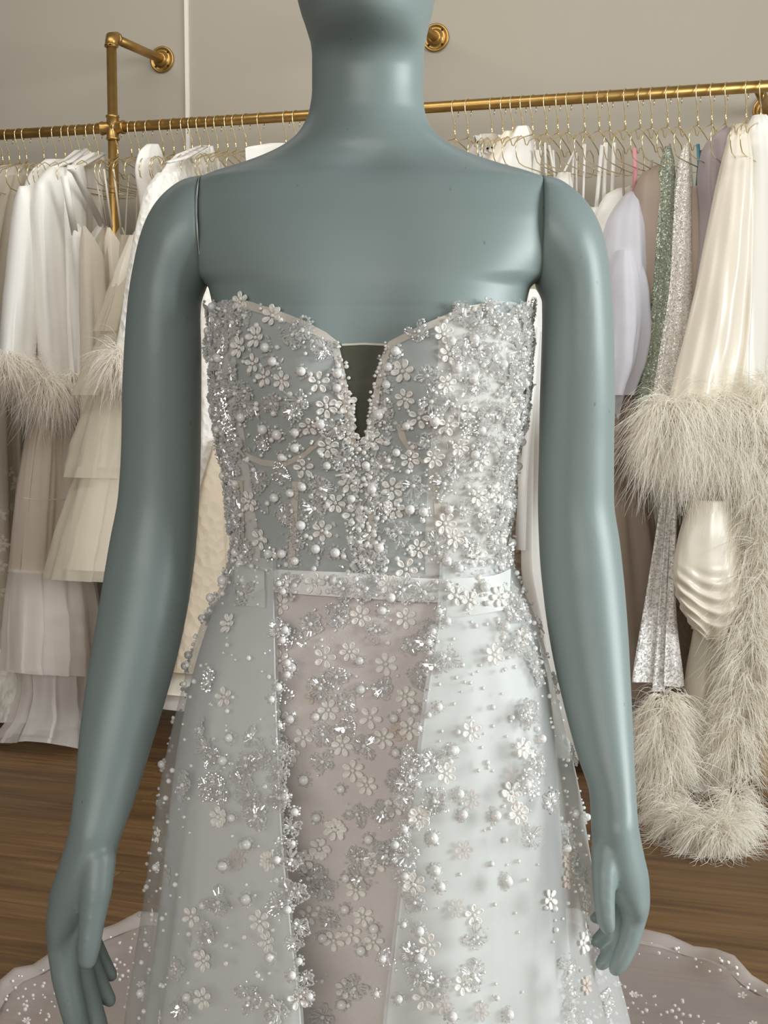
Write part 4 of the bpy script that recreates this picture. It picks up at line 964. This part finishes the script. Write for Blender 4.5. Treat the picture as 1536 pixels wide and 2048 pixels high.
BLOS = unpack(380,560,k2,'430,235 470,215 555,290 455,500 345,510 310,670 380,800 640,740 545,860 520,945 290,835 400,980 450,1080 700,1085 750,1170 790,770 870,1045 925,850 790,930 805,545 985,400 1000,500 985,660 950,220 1130,150 1240,130 1190,290 1290,200 1250,330 1300,430 1180,430 1220,560 1290,540 1150,600 1100,770 1050,840 1130,950 1230,1000 1160,1100 1260,1090 1020,1090 1280,780 1220,680 1350,250 1340,350 1330,160 1200,180 160,130 120,200 190,180 230,150 150,260 110,330 180,380 200,470 150,450 240,460 240,520 180,620 130,530 210,680 170,730 250,1120 210,1020 200,900 180,840 600,610 430,540 1080,510 1130,310') \
     + unpack(400,1080,k5,'490,370 610,340 410,430 770,400 920,460 600,600 530,650 800,650 640,710 540,850 640,820 720,900 540,970 870,1050 690,1200 800,1190 680,1380 820,1360 390,200 730,215 890,220 980,230 630,215 480,1480 360,680 355,900 350,1130 370,1200 1000,410 965,600 610,290 1085,525 1370,330 1380,470 1460,540 1430,760 1480,980 1040,1150 1020,970 1440,1060 910,1380 1450,1300 195,240 30,910 70,1060 230,870 210,990 250,1210 100,1110 10,830 180,1040') \
     + unpack(280,1400,k6,'215,280 350,300 440,150 445,230 450,310 255,640 215,740 120,850 440,650 470,600 350,940 440,990 580,590 600,690 690,500 560,560 680,910 580,1000 780,490 870,640 940,900 1050,870 1060,750 930,320 880,870 1350,850 1355,930 230,180 390,180 1210,50 1240,200 1300,320 1370,520 1395,560 700,560 130,980 860,800 1360,1000 1470,960')
CLUS = unpack(380,560,k2,'322,285 352,342 465,382 605,390 605,448 312,615 540,590 440,690 385,730 370,635 440,625 570,765 470,855 420,880 357,900 670,905 465,1015 335,1135 388,1135 525,1115 605,1130 785,1110 755,865 910,950 965,960 820,435 858,300 828,365 1100,370 1012,580 900,600 857,710 785,555 730,765 1170,250 1163,410 1175,720 1070,950 1060,1165 1110,1200 1345,590 225,568 440,1165 205,1130 1290,350 1320,660 1300,930 1080,260 1200,620') \
     + unpack(400,1080,k5,'797,310 700,530 407,560 705,655 940,740 510,775 400,785 850,780 858,930 620,1090 460,1050 515,1215 740,1310 590,180 835,255 640,1480 1020,390 110,1430 1240,210 1330,385 1040,735 1100,925 1130,1115 1145,1205 1285,1210 1030,1450 1335,1500 1020,1310 1420,1075 1485,875 115,185 135,870 110,970 145,1220 210,1335') \
     + unpack(280,1400,k6,'265,525 205,650 185,805 420,815 155,940 340,630 930,535 885,730 885,815 1150,570 925,435 950,590 820,945 1160,995 985,1000 1020,365 1120,365 990,160 78,205 330,460 640,960 700,790 580,750 1345,470 1370,360 480,870 650,660 740,720')
rs_ = random.Random(21)
for x, y in FLOW:
    h = hit(x, y)
    if h: sew('lace_flower', rs_.choice(FL), h[0]+h[1]*.0006, h[1], h[3], rs_.uniform(1.0, 1.18))
for x, y in MUTED:                                       # blush flowers caught under the organza
    d = ray(x, y).normalized(); h = SATT.ray_cast(CAM, d); t = hit(x, y)
    if h[0] is not None and t and t[3] is organza: sew('lace_flower', FB, h[0]+d*-.003, h[1] if h[1].dot(d) < 0 else -h[1], organza, 1.0)
    elif t: sew('lace_flower', FB, t[0]+t[1]*.0006, t[1], t[3], .95)
for x, y in BLOS:
    h = hit(x, y)
    if h: sew('beaded_blossom', rs_.choice(BL), h[0]+h[1]*.0004, h[1], h[3], rs_.uniform(.72, 1.0))
for x, y in CLUS:
    h = hit(x, y)
    if h: sew('pearl_cluster', rs_.choice(CL), h[0], h[1], h[3], rs_.uniform(.85, 1.12))
# around the sides and back, and between the listed ones
def rnd_face(mb, rnd, keep):
    while True:
        f = rnd.choice(mb.f); a, b, c = (Vector(mb.v[i]) for i in f[:3]); d = Vector(mb.v[f[-1]])
        u, v = rnd.random(), rnd.random(); p = a.lerp(b, u).lerp(d.lerp(c, u), v)
        n_ = (b-a).cross(d-a)
        if n_.length < 1e-10: continue
        n_.normalize(); o = Vector((p.x-foot.x, p.y-YM, 0))
        if n_.dot(o) < 0: n_ = -n_
        if keep(p, n_): return p, n_
def rest(p, gap): return all((p-q).length_squared > gap*gap for q in PLACED)
ENDS = {'lace_flower': (FL, 45), 'beaded_blossom': (BL, 150), 'pearl_cluster': (CL, 60)}
def side_only(p, n_): return n_.y > -.55 and p.z > .45
for o, mb, nf, nb, nc in ((bodice, bm_, 14, 80, 22), (organza, m2, 26, 34, 34)):
    keep_ = side_only if o is organza else (lambda p, n_: -.55 < n_.y < 0)
    for nm, cnt, gap in (('lace_flower', nf, .012), ('beaded_blossom', nb, .010), ('pearl_cluster', nc, .008)):
        for k in range(cnt):
            for _ in range(12):
                p, n_ = rnd_face(mb, rs_, keep_)
                if rest(p, gap): sew(nm, rs_.choice(ENDS[nm][0]), p, n_, o, rs_.uniform(.75, 1.02)); break
# along the opening edges and the organza silhouette
for rr in (ro,):
    for idx in (0, -1):
        for q in range(4, 52, 1):
            p = rr[q][idx]; nx = Vector((0,-1,0))
            if rs_.random() < .30 and q > 8: sew('beaded_blossom', rs_.choice(BL), p + nx*.001 + Vector((rs_.uniform(-.008,.008),0,0)), nx, organza, rs_.uniform(.6, .85))
            if rs_.random() < .5: sew('pearl_cluster', rs_.choice(CL), p + nx*.001 + Vector((rs_.uniform(-.01,.01),0,0)), nx, organza, rs_.uniform(.6, .9))
# single pearls: the larger ones as pieces, the rest of the seed beads as stuff
singles = []
for o, mb, cnt in ((bodice, bm_, 620), (belt, bmb, 60), (sheath, sk, 620), (organza, m2, 1150)):
    zmin = .45
    for k in range(cnt):
        p, n_ = rnd_face(mb, rs_, lambda p, n_: p.z > zmin)
        if o is organza and rs_.random() < .35 and not any((p-q).length_squared < .0016 for q in PLACED): continue
        singles.append((rs_.uniform(.0011, .0024), p, n_, o))
vis = sorted(singles, key=lambda s: -s[0]*(2 if s[2].y < -.2 else 1))
for r_, p, n_, o in vis[:300]: sew('pearl', PE, p, n_, o, r_*1.08)
for o, mb in SURF[:4]:
    sm_ = MB(); c_ = MB()
    for r_, p, n_, oo in vis[300:]:
        if oo is o: sm_.ball(p + n_*r_*.8, r_, 0, 0)
    base = [q for q in bpy.data.objects if q.parent is o and q.name.startswith(('beaded_blossom', 'pearl_cluster'))]
    for q in base:                                      # loose crystal seeds gathered round the blossoms
        mw = q.matrix_local
        for k in range(7 if o is not bodice else 9):
            a = rs_.uniform(0, 6.28); r0 = rs_.uniform(.009, .022)
            p = mw @ Vector((r0*math.cos(a), r0*math.sin(a), .0010)); 
            if rs_.random() < .55: c_.ball(p, rs_.uniform(.0008, .0015), -1, 0, False)
            else: bugle(c_, p, p + Vector((rs_.gauss(0,1), rs_.gauss(0,.4), rs_.gauss(0,1))).normalized()*.0035, .0008)
    if sm_.v: sm_.build('seed_pearls', M['pearl'], o, kind='stuff')
    if c_.v: c_.build('seed_crystals', M['crystal'], o, kind='stuff')
fk = MB(); fp = MB(); rk = random.Random(77)
for k in range(5200):                                   # dense crystal beading down both flanks, thinner towards the middle
    p, n_ = rnd_face(bm_, rk, lambda p, n_: True)
    qx = proj(p)[0]; edge = max(0, min(1, max((505-qx)/60, (qx-880)/90))) if n_.y < .05 else .18
    if rk.random() > .17 + .83*edge: continue
    c = p + n_*rk.uniform(.001, .0045)
    if rk.random() < .22: fp.ball(c, rk.uniform(.0012, .0022), 0, 0)
    elif rk.random() < .5: fk.ball(c, rk.uniform(.0010, .0020), -1, 0, False)
    else:
        dd = Vector((rk.gauss(0,1), rk.gauss(0,1), rk.gauss(0,1))); dd = (dd - n_*dd.dot(n_)*.7).normalized()
        bugle(fk, c, c + dd*rk.uniform(.004, .008), rk.uniform(.0009, .0014))
fk.build('flank_crystals', M['crystal'], bodice, kind='stuff'); fp.build('flank_pearls', M['pearl'], bodice, kind='stuff')
# edging beads along the plunge
pm_ = MB()
for path in ([(676,690),(684,722),(700,800),(712,870),(718,900)], [(776,690),(764,716),(748,776),(733,850),(723,900)]):
    for x, y in dens(path, 7):
        p = drape(x + rs_.uniform(-5, 5), y, .006)
        if p and rs_.random() < .8: pm_.ball(p, rs_.uniform(.0012, .0024), 1 if rs_.random() < .5 else -1, 0)
pm_.build('edging_beads', M['pearl'], gown, kind='stuff')
# beads on the train
tm_ = MB(); tf = MB()
for k in range(3400):
    a = rs_.uniform(-75, 75); q = .97*rs_.random()**.6
    p = train_pt(a, q, .004, 1); r_ = rs_.uniform(.0018, .0048)
    if noise.noise(p*4.0) > -.12: tm_.ball(p + Vector((0,0,r_*.7)), r_, 0, 0)
tm_.build('train_beads', M['pearl'], train, kind='stuff')
for k in range(60):
    a = rs_.uniform(-60, 60); q = rs_.uniform(.45, .98); p = train_pt(a, q, .006, 1)
    sew('lace_flower', rs_.choice(FL), p, Vector((rs_.gauss(0,.2), -.3, 1)).normalized(), train, rs_.uniform(.9, 1.15))
